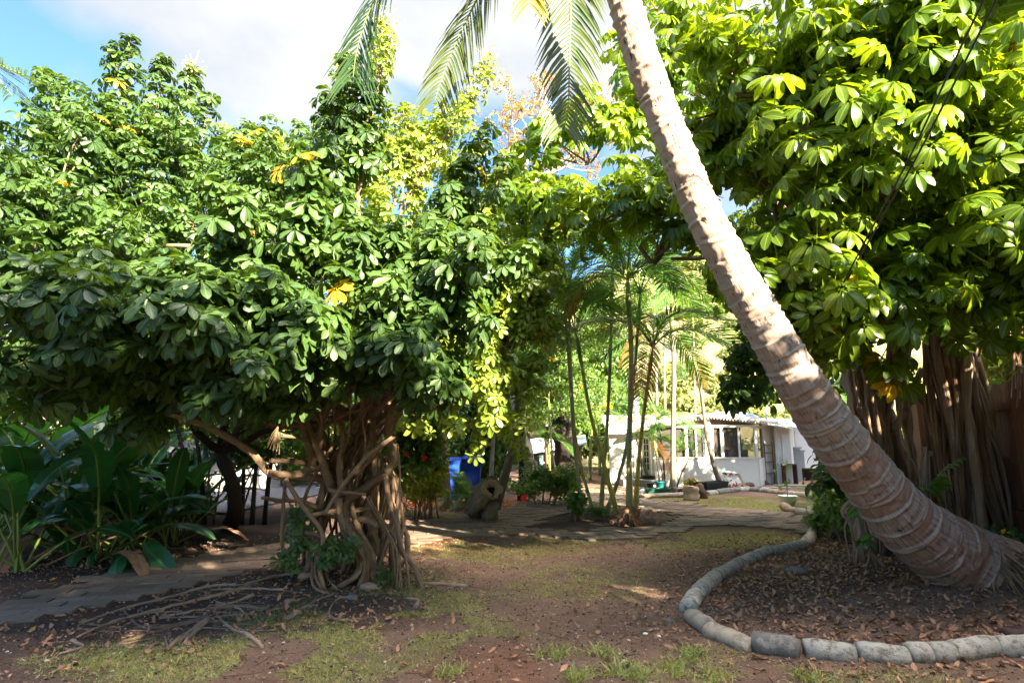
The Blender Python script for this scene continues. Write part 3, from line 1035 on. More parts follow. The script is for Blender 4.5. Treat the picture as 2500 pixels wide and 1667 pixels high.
# ------------------------------------------------------------------ the leaning coconut palm
def coconut():
    cl = [(2480, 1445, 5.95, 300), (2371, 1385, 5.85, 250), (2300, 1338, 5.75, 212), (2211, 1276, 5.65, 178), (2115, 1160, 5.5, 150), (2009, 1025, 5.3, 138), (1913, 872, 5.1, 116), (1807, 691, 4.9, 102),
          (1705, 500, 4.7, 92), (1632, 319, 4.52, 90), (1568, 149, 4.38, 90), (1522, 0, 4.28, 88), (1490, -130, 4.2, 84), (1470, -260, 4.15, 80)]
    P, rr = [], []
    for px, py, Y, w in cl:
        p = at(px, py, Y)
        dep = Y * CT + (p.z - H) * ST
        off = math.atan(math.hypot(px - 1250, py - 833) / FPX)
        P.append(np.array(p))
        rr.append(w * .93 / 2 * dep / FPX / (1 + .55 * (1 / math.cos(off) - 1)))
    P, rr = np.array(P), np.array(rr)
    # dense resample
    seg = np.concatenate([[0], np.cumsum(np.linalg.norm(np.diff(P, axis=0), axis=1))])
    n = 620
    tt = np.linspace(0, seg[-1], n)
    Q = np.stack([np.interp(tt, seg, P[:, k]) for k in range(3)], -1)
    ker = np.hanning(61)
    ker /= ker.sum()
    Qp = np.vstack([Q[0] + (Q[0] - Q[30:0:-1]), Q, Q[-1] + (Q[-1] - Q[-2:-32:-1])])
    Q = np.stack([np.convolve(Qp[:, k], ker, 'valid') for k in range(3)], -1)
    rad = np.interp(tt, seg, rr)
    rad = np.convolve(np.pad(rad, 30, 'edge'), ker, 'valid')
    T = np.gradient(Q, axis=0)
    T /= np.linalg.norm(T, axis=1)[:, None]
    rg = np.random.default_rng(21)
    k = 72
    ref = np.array([0, 1.0, 0])
    N = np.cross(T, ref)
    N /= np.linalg.norm(N, axis=1)[:, None]
    B = np.cross(T, N)
    an = np.arange(k) * 2 * math.pi / k
    # ring edges along the stem
    edges = [-.3]
    while edges[-1] < seg[-1] + .5:
        s_ = edges[-1]
        base = .07 if s_ < .75 else (.11 if s_ < 1.6 else .155)
        edges.append(s_ + base * rg.uniform(.45, 1.6))
    edges = np.array(edges)
    tiltA = rg.normal(0, .030, len(edges))
    tiltP = rg.uniform(0, 6.3, len(edges))
    S_ = tt[:, None] + np.zeros((1, k))
    # slight tilt per ring so scars are not parallel
    idx = np.clip(np.searchsorted(edges, S_) - 1, 0, len(edges) - 2)
    Sw = S_ + tiltA[idx] * np.cos(an[None, :] - tiltP[idx]) + .022 * np.cos(an[None, :] + 1.2)
    idx = np.clip(np.searchsorted(edges, Sw) - 1, 0, len(edges) - 2)
    ph = (Sw - edges[idx]) / (edges[idx + 1] - edges[idx])
    rnd = rg.random(len(edges))[idx]
    low = np.clip(1 - S_ / 1.1, 0, 1)
    prof = .014 * (ph > .74) * np.sin((ph - .74) / .26 * math.pi) - .010 * np.exp(-(ph / .07) ** 2) + .006 * (1 - ph)
    prof = prof * (1 - .5 * low)
    lump = rg.normal(0, 1, (n, k))
    for _ in range(2):
        lump = (lump + np.roll(lump, 1, 1) + np.roll(lump, -1, 1)) / 2.1
        lump[1:-1] = (lump[:-2] + lump[1:-1] + lump[2:]) / 2.2
    fl = .05 * low ** 1.5 * np.sin(an[None, :] * 9 + 3 * S_) * (S_ < .9)
    # old root threads at the foot
    thr = (.012 * np.abs(np.sin(an[None, :] * 17 + S_ * 3))) * np.clip(1 - S_ / .55, 0, 1)
    RR = rad[:, None] + prof + lump * .0040 + fl * .25 + thr
    V = Q[:, None, :] + RR[:, :, None] * (np.cos(an)[None, :, None] * N[:, None] + np.sin(an)[None, :, None] * B[:, None])
    A = np.zeros((n, k, 4), np.float32)
    A[..., 0] = np.cos(an) * .2
    A[..., 1] = np.sin(an) * .2
    A[..., 2] = S_
    A[..., 3] = ph
    Rg = np.zeros((n, k, 4), np.float32)
    Rg[..., 0] = rnd
    Rg[..., 1] = S_ / seg[-1]
    root = thing('coconut_palm', 'leaning coconut palm with pale ringed trunk crossing the right of the yard', 'palm tree', tuple(gr(2371, 1420)))
    i = np.arange(n - 1)[:, None] * k
    j = np.arange(k)[None, :]
    j2 = (j + 1) % k
    mb = MB()
    mb.add(V, np.stack([i + j, i + j2, i + k + j2, i + k + j], -1), A.reshape(-1, 4), ring=Rg.reshape(-1, 4))
    mb.build('trunk', 'coconut_bark', root, extra=True)
    # torn root mass at the foot
    mb = MB()
    bp = np.array(gr(2440, 1420))
    for q in range(120):
        a_ = rg.uniform(-2.6, .9)
        r0_ = rg.uniform(.05, .28)
        st = bp + np.array([math.cos(a_) * r0_, math.sin(a_) * r0_ * .8 + .05, rg.uniform(.02, .32)])
        en = bp + np.array([math.cos(a_) * (r0_ + rg.uniform(.15, .5)) + .15, math.sin(a_) * (r0_ + rg.uniform(.05, .3)), 0])
        en[2] = float(gz(en[0], en[1])) - .01
        md = (st + en) / 2 + np.array([0, 0, .05])
        mb.tube([st, md, en], [.012, .010, .006], 5, cap=False, smooth_n=2)
    mb.build('root_mass', 'bark_root', root)
    return root, Vector(Q[-1])


def frond_mesh(path, Lmax, n, rg, wid=.028, droop=.6, sweep=.75, vee=.35, brown=0.0, rach=.022, gap0=.08, side_up=None, lean=0.0):
    """pinnate frond along a 3D path (list of points); leaflets are long folded strips"""
    P = np.array([list(p) for p in path], float)
    seg = np.concatenate([[0], np.cumsum(np.linalg.norm(np.diff(P, axis=0), axis=1))])
    mb = MB()
    mb.tube(P, np.linspace(rach, rach * .18, len(P)), 5, 1, cap=False, smooth_n=3)
    up = np.array([0, 0, 1.0])
    us = np.linspace(gap0, .995, n)
    for u in us:
        s_ = u * seg[-1]
        p = np.array([np.interp(s_, seg, P[:, k]) for k in range(3)])
        p2 = np.array([np.interp(min(seg[-1], s_ + .05), seg, P[:, k]) for k in range(3)])
        p1 = np.array([np.interp(max(0, s_ - .05), seg, P[:, k]) for k in range(3)])
        t_ = p2 - p1
        t_ /= np.linalg.norm(t_)
        sd = np.cross(t_, up if side_up is None else side_up)
        if np.linalg.norm(sd) < .15:
            sd = np.array([1.0, .2, 0])
        sd /= np.linalg.norm(sd)
        nn = np.cross(sd, t_)
        env = min(1.0, .45 + 2.2 * (u - gap0)) * (1 - max(0, u - .55) ** 1.6 * 1.5)
        for sg in (-1, 1):
            L = Lmax * env * rg.uniform(.88, 1.08)
            d = sd * sg * math.cos(sweep) + t_ * (math.sin(sweep)) + nn * (vee + lean * sg) + rg.normal(0, .05, 3)
            d /= np.linalg.norm(d)
            w = wid * rg.uniform(.8, 1.15)
            wv = np.cross(d, nn)
            wv = wv / (np.linalg.norm(wv) + 1e-6) * w / 2
            rows = (0, .25, .55, .8, 1.0)
            pr = (.45, 1.0, .85, .5, .06)
            v, a = [], []
            br = brown if rg.random() < .8 else brown * .4
            rn = rg.random()
            for r_u, r_w in zip(rows, pr):
                c = p + d * L * r_u * (1 - .12 * droop * r_u) + np.array([0, 0, -1]) * droop * L * r_u ** 2 * .6
                fo = nn * w * .22 * r_w
                v += [c - wv * r_w + fo, c, c + wv * r_w + fo]
                a += [(1, r_u, rn, max(br, .5 * (r_u > .9) * rg.random())), (0, r_u, rn, br), (1, r_u, rn, br)]
            q = [(i * 3 + j, i * 3 + 3 + j, i * 3 + 4 + j, i * 3 + 1 + j) for i in range(4) for j in range(2)]
            mb.add(v, q, np.array(a, np.float32), 0)
    return mb


root, top = coconut()
frg = np.random.default_rng(31)
CF = [  # photo points of each visible coconut frond, with depth
    [(1470, -260, 4.15), (1300, -330, 4.3), (1120, -240, 4.6), (980, -110, 4.9), (905, 20, 5.1), (872, 120, 5.2), (862, 190, 5.25)],
    [(1470, -260, 4.15), (1380, -280, 4.6), (1270, -190, 5.0), (1175, -20, 5.3), (1120, 90, 5.45), (1083, 180, 5.5), (1062, 245, 5.5)],
    [(1470, -260, 4.15), (1430, -250, 4.6), (1400, -120, 4.9), (1393, 40, 5.0), (1390, 160, 5.0), (1388, 250, 5.0), (1378, 315, 5.0)],
    [(1470, -260, 4.15), (1420, -300, 3.9), (1340, -240, 3.8), (1310, -130, 3.8), (1296, -50, 3.8), (1290, 10, 3.8)],
    [(1470, -260, 4.15), (1560, -300, 4.5), (1640, -230, 4.8), (1650, -130, 5.0), (1600, -40, 5.1)],
]
for k, pth in enumerate(CF):
    pts = [at(*q) for q in pth]
    m = frond_mesh(pts, (.62, .55, .50, .34, .40, .6)[k], (64, 60, 60, 34, 34, 50)[k], frg, wid=.030, droop=.75, sweep=.75, vee=.05, brown=(0, .12, .10, .5, 0, 0)[k], rach=.020, gap0=.12,
                   side_up=np.array([0, -.75, .65]))
    m.build('frond', ['coconut_leaf', 'petiole'], root)

# second coconut palm whose frond tip reaches in at the far left
root = thing('coconut_palm', 'palm outside the left edge whose drooping frond tip fans into the sky', 'palm tree', tuple(at(-420, 1300, 9.0))[:2] + (0,))
mb = MB()
b0 = at(-420, 1300, 9.0)
b0.z = 0
b1 = at(-420, 60, 7.5)
mb.tube([b0, (b0 + b1) / 2 + Vector((-.3, 0, 0)), b1], [.22, .16, .13], 12, knob=.04)
mb.build('trunk', 'bark_grey', root)
for pth in ([(-420, 60, 7.5), (-300, 20, 7.2), (-150, 70, 7), (-40, 150, 6.8), (30, 235, 6.7)],
            [(-420, 60, 7.5), (-260, 70, 7.2), (-110, 110, 7), (0, 160, 6.8), (62, 185, 6.7)],
            [(-420, 60, 7.5), (-330, 120, 7.0), (-260, 260, 6.8), (-230, 420, 6.7)],
            [(-420, 60, 7.5), (-520, -60, 7.8), (-640, 40, 8), (-700, 200, 8.2)]):
    m = frond_mesh([at(*q) for q in pth], .85, 46, frg, wid=.034, droop=.25, sweep=.95, vee=.15, gap0=.15)
    m.build('frond', ['coconut_leaf', 'petiole'], root)

# ------------------------------------------------------------------ the umbrella tree with the tangle of roots
CX, CY = 500.0, 850.0
CS = 700 / 1689.0


def c2(x, y, Y):        # point given in the close-up of the tangled tree
    return at(CX + x * CS, CY + y * CS, Y)


def c2g(x, y):
    return gr(CX + x * CS, CY + y * CS)


trunk_base = (-1.75, 7.1, 0)
T1 = thing('umbrella_tree', 'umbrella tree on a tangle of twisted aerial roots beside the brick path', 'tree', trunk_base)
rg = np.random.default_rng(77)
mb = MB()
# central fused trunk
mb.tube([c2(900, 1290, 7.1), c2(880, 1100, 7.15), c2(860, 900, 7.2), c2(880, 700, 7.25), c2(930, 520, 7.3), c2(960, 350, 7.3), c2(980, 150, 7.3)], [.15, .13, .12, .11, .10, .09, .07], 14, 0, .12)
mb.tube([c2(980, 1220, 7.3), c2(960, 1000, 7.3), c2(800, 820, 7.2), c2(700, 600, 7.2), c2(640, 420, 7.1), c2(600, 200, 7.0)], [.12, .11, .10, .085, .07, .06], 12, 0, .12)
mb.tube([c2(1000, 1200, 7.5), c2(1010, 900, 7.5), c2(1000, 600, 7.6), c2(1060, 300, 7.6), c2(1080, 60, 7.6)], [.10, .09, .08, .06, .05], 10, 0, .1)
mb.build('trunk', 'bark_root', T1)
ROOTS = [  # (points in close-up px, depth start, depth end, r0, r1)
    ([(1060, 740), (940, 830), (835, 895), (825, 980), (870, 1080), (930, 1160), (965, 1250), (935, 1400)], 6.6, 6.35, .045, .035),
    ([(1090, 230), (1090, 460), (1110, 600), (1108, 670), (1060, 740)], 7.0, 6.6, .05, .045),
    ([(1115, 515), (960, 640), (800, 830), (700, 980)], 6.3, 6.3, .022, .018),
    ([(1210, 352), (1160, 370), (1110, 450), (1080, 540), (960, 670), (880, 745)], 6.4, 6.4, .018, .026),
    ([(1070, 740), (1090, 880), (1140, 1060), (1160, 1190), (1240, 1290), (1285, 1395)], 6.6, 6.35, .028, .026),
    ([(1130, 560), (1145, 760), (1135, 900), (1150, 1100), (1185, 1260), (1205, 1395)], 6.55, 6.3, .010, .012),
    ([(-230, 380), (0, 450), (150, 535), (280, 620), (390, 735), (520, 760), (690, 765), (790, 830)], 5.9, 7.0, .03, .045),
    ([(390, 735), (540, 745), (640, 700), (700, 640)], 6.2, 7.0, .035, .04),
    ([(480, 770), (560, 900), (680, 1070), (690, 1170), (665, 1260), (705, 1405)], 6.3, 6.2, .022, .020),
    ([(470, 800), (450, 1000), (455, 1150), (480, 1230), (590, 1320)], 6.4, 6.6, .018, .016),
    ([(660, 1180), (650, 1330), (700, 1420), (765, 1450)], 6.3, 6.1, .016, .014),
    ([(640, 1240), (615, 1350), (650, 1410), (720, 1440)], 6.35, 6.1, .014, .012),
    ([(790, 880), (800, 980), (835, 1060), (905, 1150), (930, 1260), (890, 1345), (780, 1385)], 6.5, 6.3, .035, .025),
    ([(770, 840), (790, 960), (820, 1080), (870, 1160), (905, 1270), (870, 1350), (800, 1380)], 6.6, 6.35, .03, .02),
    ([(850, 900), (880, 1000), (930, 1120), (990, 1230), (985, 1320)], 6.6, 6.45, .03, .03),
    ([(830, 1000), (850, 1080), (910, 1180), (945, 1290), (910, 1390)], 6.45, 6.3, .03, .024),
    ([(745, 820), (700, 700), (685, 620), (600, 500), (560, 350), (545, 200)], 6.8, 6.4, .05, .03),
    ([(640, 700), (612, 560), (560, 430), (500, 300)], 6.7, 6.3, .04, .03),
    ([(650, 660), (665, 560), (700, 430), (740, 320)], 6.7, 6.5, .035, .025),
    ([(970, 940), (860, 960), (780, 955), (620, 985)], 6.7, 6.4, .026, .022),
    ([(600, 1085), (660, 1100), (720, 1130), (800, 1090)], 6.5, 6.6, .02, .02),
    ([(390, 660), (480, 665), (600, 680), (700, 720)], 6.3, 6.9, .022, .03),
    ([(450, 515), (560, 530), (620, 560)], 6.2, 6.6, .016, .02),
    ([(340, 880), (420, 895), (560, 900), (700, 960)], 6.1, 6.9, .016, .028),
    ([(985, 480), (1030, 700), (1000, 860), (1010, 960), (1060, 1090), (1045, 1210)], 7.0, 6.8, .03, .035),
    ([(950, 950), (980, 1080), (1020, 1150), (1030, 1220)], 6.9, 6.8, .035, .04),
    ([(900, 1010), (950, 1010), (1020, 1045)], 6.6, 6.5, .035, .035),
    ([(960, 870), (1040, 1000), (1110, 1110), (1125, 1220), (1115, 1375)], 6.5, 6.35, .010, .012),
    ([(950, 875), (1030, 1005), (1095, 1115), (1135, 1220), (1130, 1370)], 6.5, 6.3, .008, .012),
    ([(970, 880), (1050, 1010), (1120, 1130), (1120, 1230), (1105, 1370)], 6.5, 6.32, .008, .010),
    ([(990, 920), (1060, 1040), (1100, 1150), (1110, 1250), (1125, 1380)], 6.45, 6.3, .008, .010),
    ([(720, 830), (780, 845), (860, 850), (950, 860)], 6.4, 6.4, .02, .015),
    ([(1190, 340), (1040, 350), (900, 370), (780, 410), (660, 510)], 6.7, 6.7, .02, .016),
    ([(930, 260), (925, 400), (940, 560), (930, 760)], 6.55, 6.55, .018, .008),
    ([(860, 250), (865, 380), (850, 560)], 6.6, 6.6, .014, .006),
    ([(770, 340), (820, 520), (800, 640), (800, 760), (800, 870)], 6.8, 6.6, .03, .035),
    ([(1010, 300), (990, 480), (1000, 700), (980, 900)], 6.9, 6.7, .03, .03),
    ([(760, 1290), (730, 1310), (720, 1350), (790, 1400)], 6.4, 6.2, .01, .01),
    ([(1180, 1240), (1150, 1300), (1160, 1370)], 6.4, 6.3, .012, .010),
    ([(1000, 1210), (980, 1290), (1010, 1360)], 6.5, 6.35, .012, .010),
]
for pts, y0, y1, r0, r1 in ROOTS:
    n = len(pts)
    P = [c2(p[0] + rg.normal(0, 4), p[1], y0 + (y1 - y0) * k / (n - 1)) for k, p in enumerate(pts)]
    if pts[-1][1] > 1300:
        P[-1].z = float(gz(P[-1].x, P[-1].y)) - .01
    mb = MB()
    mb.tube(P, np.linspace(r0, r1, n) * 1.12, 9, 0, .10)
    mb.build('aerial_root', 'bark_root', T1)
# fused basket of minor roots round the trunk
for _ in range(24):
    a_ = rg.uniform(-math.pi, math.pi)
    r_b = rg.uniform(.18, .46)
    P = []
    tw = rg.normal(0, .9)
    for u in (0, .25, .5, .75, 1):
        rr = r_b * (1 - .55 * u) + .12 * math.sin(u * 3.1)
        aa = a_ + tw * u
        x, y = trunk_base[0] + .08 + math.cos(aa) * rr, trunk_base[1] + .05 + math.sin(aa) * rr
        z = float(gz(x, y)) - .02 + u * rg.uniform(1.1, 1.4)
        P.append((x + rg.normal(0, .03), y, z))
    mb = MB()
    mb.tube(P, np.linspace(rg.uniform(.018, .036), .016, 5), 7, 0, .12)
    mb.build('aerial_root', 'bark_root', T1)
# thin stems fanning out on the left of the tangle and up into the crown
for _ in range(20):
    x0, x1 = rg.uniform(520, 1000), rg.uniform(540, 1080)
    y0 = rg.uniform(1180, 1330)
    P = [c2g(x0, y0)]
    yy = P[0].y
    P[0].z = float(gz(P[0].x, P[0].y)) - .02
    xm = 780 + (x0 - 780) * .55 + rg.normal(0, 30)
    P += [c2(xm + rg.normal(0, 20), 1040, 7.0), c2(780 + (xm - 780) * .8 + rg.normal(0, 30), 850, 7.0 + rg.normal(0, .1)), c2((xm + x1) / 2 + rg.normal(0, 40), 600, 7.0 + rg.normal(0, .2)), c2(x1 + (x1 - 800) * .5, 330, 7.0 + rg.normal(0, .4)), c2(x1 + (x1 - 800) * 1.0, 120, 6.9 + rg.normal(0, .5))]
    mb = MB()
    r_ = rg.uniform(.012, .030)
    mb.tube(P, [r_ * 1.2, r_, r_, r_ * .9, r_ * .8, r_ * .6], 7, 0, .10)
    mb.build('aerial_root', 'bark_root', T1)
# surface roots spreading over the soil
GS = 1100 / 2352.0
SR = [([(400, 665), (560, 590), (760, 530), (960, 480), (1220, 420), (1340, 370)], .016), ([(430, 585), (640, 510), (860, 450), (1100, 390), (1240, 385)], .012), ([(1070, 512), (1240, 495), (1400, 512)], .018),
      ([(590, 690), (760, 640), (900, 600), (1050, 560), (1100, 522)], .013), ([(870, 720), (960, 650), (1030, 600), (1085, 562)], .022), ([(960, 682), (1010, 630), (1082, 570)], .016),
      ([(1130, 535), (1210, 610), (1290, 640), (1372, 710)], .013), ([(590, 697), (700, 694), (800, 692)], .008), ([(300, 752), (430, 705), (370, 680)], .012), ([(640, 510), (710, 580), (785, 610)], .009),
      ([(1330, 600), (1430, 500), (1500, 470)], .009), ([(1880, 550), (1780, 562), (1722, 540), (1730, 490), (1780, 450), (1862, 460)], .010), ([(830, 550), (1000, 520), (1180, 490), (1320, 440)], .013),
      ([(2190, 380), (2300, 384), (2380, 392), (2440, 398)], .018), ([(700, 600), (860, 596), (980, 570), (1080, 540)], .012), ([(860, 640), (880, 690), (940, 640)], .007), ([(1240, 390), (1400, 350), (1560, 320)], .014),
      ([(1480, 560), (1580, 500), (1660, 490)], .009), ([(1100, 410), (1280, 410), (1480, 412)], .010), ([(1300, 560), (1240, 500), (1130, 480)], .011), ([(1750, 430), (1640, 470), (1500, 560)], .009),
      ([(2120, 460), (2180, 465), (2170, 500)], .014), ([(500, 560), (720, 480), (880, 455), (960, 470)], .009), ([(1020, 560), (1180, 540), (1330, 540)], .010), ([(1220, 617), (1330, 620), (1440, 622)], .008)]
for pts, r0 in SR:
    P = []
    for p in pts:
        q = gr(p[0] * GS, 1250 + p[1] * GS)
        q.z = float(gz(q.x, q.y)) + r0 * .7
        P.append(q)
    mb = MB()
    mb.tube(P, np.linspace(r0 * .8, r0 * 1.4, len(P)), 7, 0, .26, smooth_n=6)
    mb.build('surface_root', 'bark_surface', T1)
    for _ in range(3):
        k0 = int(rg.integers(0, len(P)))
        a0 = rg.uniform(0, 6.3)
        Q = []
        for w in (0, .4, .8, 1.0):
            xx, yy = P[k0].x + math.cos(a0 + w * rg.normal(0, .5)) * w * rg.uniform(.2, .5), P[k0].y + math.sin(a0) * w * rg.uniform(.12, .3)
            Q.append((xx, yy, float(gz(xx, yy)) + r0 * .3))
        mb = MB()
        mb.tube(Q, np.linspace(r0 * .5, r0 * .15, 4), 6, 0, .2, smooth_n=4)
        mb.build('surface_root', 'bark_surface', T1)

rg = np.random.default_rng(101)
T1B = [  # px, py, Y, rx, ry, depth radius, shoots
    (690, 870, 5.6, 120, 55, .5, 24), (540, 850, 5.4, 150, 80, .5, 28), (300, 830, 5.2, 200, 75, .6, 32), (120, 760, 5.4, 160, 90, .6, 30), (890, 890, 6.0, 130, 50, .5, 20),
    (640, 965, 5.9, 60, 30, .3, 7), (960, 965, 6.2, 55, 35, .3, 7), (760, 800, 6.0, 180, 110, .7, 30), (980, 800, 6.2, 150, 110, .7, 26), (1080, 680, 6.2, 120, 80, .6, 28), (900, 640, 6.4, 150, 80, .7, 22), (640, 680, 6.2, 170, 90, .8, 22),
    (400, 940, 6.2, 260, 60, .9, 34), (500, 940, 6.6, 150, 50, .6, 20), (820, 470, 6.5, 60, 60, .4, 6)]
B, D, L = blobs_to_shoots(T1B, rg, (.25, .55))
pos, nor = shoots(B, D, L, 11, (.15, .4), rg, up=.9)
mb = MB()
leaves(mb, T_UMB, pos, nor, rg, (.75, 1.5), pal=.002)
# hand-placed tall shoots: base px -> tip px
TS = [((870, 430, 6.5), (850, 160, 6.3), 26, 1.0), ((840, 420, 6.5), (800, 250, 6.3), 18, 1.0), ((885, 420, 6.5), (910, 220, 6.4), 18, 1.0), ((1050, 640, 6.4), (1180, 330, 6.4), 26, 1.0), ((1080, 580, 6.4), (1130, 420, 6.3), 18, 1.0),
      ((1150, 560, 6.5), (1240, 400, 6.5), 14, 1.0), ((760, 500, 6.6), (700, 420, 6.5), 14, 1.0)]


def tall(mb, sb, TSL, T, rg, pet, tint=None, pal=.01, spread=.6):
    for (a, b_, n, sc) in TSL:
        p0, p1 = np.array(at(*a)), np.array(at(*b_))
        d = p1 - p0
        l = np.linalg.norm(d)
        k = np.arange(n)
        u = np.clip((k + .5) / n + rg.normal(0, .02, n), 0, 1)
        az = k * 2.4
        dn = d / l
        e1 = np.cross(dn, [0, 1.0, .1])
        e1 /= np.linalg.norm(e1)
        e2 = np.cross(dn, e1)
        el = .05 + 1.1 * u ** 3
        rd = (np.cos(az)[:, None] * e1 + np.sin(az)[:, None] * e2) * np.cos(el)[:, None] + dn * np.sin(el)[:, None]
        pos = p0 + d * u[:, None] + rd * pet * (1.25 - spread * u[:, None])
        leaves(mb, T, pos, rd + np.array([0, 0, .55]) + rg.normal(0, .2, (n, 3)), rg, (.85 * sc, 1.2 * sc), pal, tint=tint)
        if sb is not None:
            sb.tube([p0 - dn * .5 * l, p0, p0 + d * .5 + rg.normal(0, .02, 3), p1], [.022, .018, .012, .006], 6, cap=False)


sb = MB()
tall(mb, sb, TS, T_UMB, rg, .17, spread=.3)
tall(mb, None, TS, T_UMB, rg, .30, spread=.75)
# sprouts low on the roots
for cx, cy, Y, n in ((560, 1170, 6.3, 12), (500, 1210, 6.3, 9), (745, 1150, 6.2, 12), (690, 1180, 6.2, 8), (840, 1170, 6.2, 7), (740, 1210, 6.2, 9), (1075, 1345, 6.3, 4), (560, 1000, 6.6, 8), (590, 950, 6.8, 8)):
    c = np.array(c2(cx, cy, Y))
    m = n
    leaves(mb, T_UMB, c + rg.normal(0, .06, (m, 3)), rg.normal(0, .6, (m, 3)) + np.array([0, -.7, .8]), rg, (.45, .75), 0)
mb.build('crown', 'umbrella_leaf', T1)
for k, bl in enumerate(T1B):
    c = at(*bl[:3])
    st = c2(*[(900, 400, 7.2), (640, 430, 7.1), (1000, 300, 7.5)][k % 3])
    pts = limb(sb, st, c, .05, .022, rg, .1)
    idx = rg.choice(len(B), 1)
for k in rg.choice(len(B), 190, replace=False):
    cs = [np.array(at(*bl[:3])) for bl in T1B]
    c = min(cs, key=lambda q: np.linalg.norm(q - B[k]))
    limb(sb, c, B[k] + D[k] * L[k] * .8, .016, .006, rg, .1, 5)
sb.build('branches', 'bark_brown', T1)
# dead brown leaf bunch hanging from a limb
mb = MB()
for _ in range(14):
    p0 = np.array(c2(430, 460, 6.0))
    e = p0 + np.array([rg.normal(0, .06), rg.normal(0, .04), -rg.uniform(.16, .30)])
    mb.tube([p0, (p0 + e) / 2 + rg.normal(0, .015, 3), e], [.003, .003, .002], 4, cap=False)
tag(mb.build('dead_leaf_bunch', 'bark_root', T1), 'dry brown stalks hanging from the limb')

# ------------------------------------------------------------------ big umbrella tree filling the left
rg = np.random.default_rng(202)
T0 = thing('umbrella_tree', 'tall dense umbrella tree with dark trunk filling the left of the photo', 'tree', tuple(gr(560, 1290)))
p0 = gr(560, 1290)
sb = MB()
fork = at(540, 1100, 9.6)
sb.tube([p0, at(575, 1220, 9.6), fork], [.14, .11, .10], 10, 0, .12)
for e in ((430, 1010, 9.0), (620, 1010, 9.4), (540, 900, 9.3), (700, 1040, 9.5)):
    limb(sb, fork, at(*e), .07, .045, rg)
for dx in (-90, -60, 30, 55, 85):
    q = gr(560 + dx, 1280)
    sb.tube([q, at(560 + dx * 1.2, 1130, q.y), at(560 + dx * 1.5, 1010, q.y)], [.05, .035, .03], 7, 0, .12)
sb.build('trunk', 'bark_dark', T0)
T0B = [(345, 480, 8.4, 130, 110, 1.0, 44), (190, 530, 8.0, 150, 90, 1.0, 38), (490, 545, 8.4, 160, 100, 1.0, 42), (80, 640, 7.2, 160, 110, .8, 44), (300, 660, 7.4, 220, 110, .8, 46), (560, 700, 8.0, 160, 130, .9, 40),
       (640, 500, 9.0, 110, 60, .9, 30), (40, 540, 8.4, 100, 40, .8, 16), (60, 540, 6.6, 90, 50, .4, 16), (150, 880, 7.6, 240, 70, .9, 40), (450, 900, 8.2, 260, 90, 1.0, 50), (40, 960, 7.8, 120, 60, .6, 14),
       (-150, 680, 8.5, 180, 180, 1.0, 40), (760, 540, 9.4, 100, 80, .9, 24), (550, 1010, 8.8, 200, 70, .9, 44), (250, 960, 8.6, 260, 70, .9, 50), (40, 940, 8.2, 140, 60, .7, 24)]
B, D, L = blobs_to_shoots(T0B, rg, (.35, .8), upw=.75)
pos, nor = shoots(B, D, L, 11, (.17, .4), rg, up=.9)
mb = MB()
leaves(mb, T_UMB, pos, nor, rg, (.6, 1.15), pal=.002)
TS0 = [((300, 360, 8.2), (278, 120, 8.0), 26, 1), ((300, 360, 8.2), (320, 110, 8.1), 20, 1), ((370, 380, 8.2), (395, 150, 8.0), 26, 1), ((430, 400, 8.6), (470, 175, 8.6), 24, 1), ((480, 420, 8.6), (510, 240, 8.6), 16, 1),
       ((170, 400, 8.0), (110, 180, 7.8), 24, 1), ((180, 400, 8.0), (150, 200, 7.8), 14, 1), ((240, 400, 8.0), (200, 290, 7.8), 14, 1), ((130, 420, 8), (75, 260, 7.8), 12, 1), ((560, 440, 9), (600, 310, 9), 16, 1),
       ((60, 470, 8.5), (20, 380, 8.4), 12, 1), ((640, 430, 9), (640, 320, 9), 14, 1), ((330, 400, 8.3), (420, 230, 8.2), 18, 1), ((720, 440, 9.4), (735, 310, 9.4), 12, 1)]
bb = MB()
tall(mb, bb, TS0, T_UMB, rg, .19)
tall(mb, None, TS0, T_UMB, rg, .30, spread=.8)
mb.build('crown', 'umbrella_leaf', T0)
bc = [np.array(at(*bl[:3])) for bl in T0B]
for c in bc:
    limb(bb, at(540, 960, 9.3), c, .05, .025, rg, .05)
for k in rg.choice(len(B), 160, replace=False):
    c = min(bc, key=lambda q: np.linalg.norm(q - B[k]))
    limb(bb, c, B[k] + D[k] * L[k] * .8, .018, .007, rg, .1, 5)
for pts in ([(0, 495, 6.9), (70, 490, 7.2), (150, 485, 7.6), (260, 520, 8)], [(440, 520, 7.2), (490, 570, 7.2), (540, 600, 7.3), (620, 620, 7.5)], [(370, 600, 7), (450, 600, 7), (540, 610, 7.2)]):
    bb.tube([at(*p) for p in pts], [.02, .028, .032, .035][:len(pts)], 7, 0, .06)
bb.build('branches', 'bark_brown', T0)

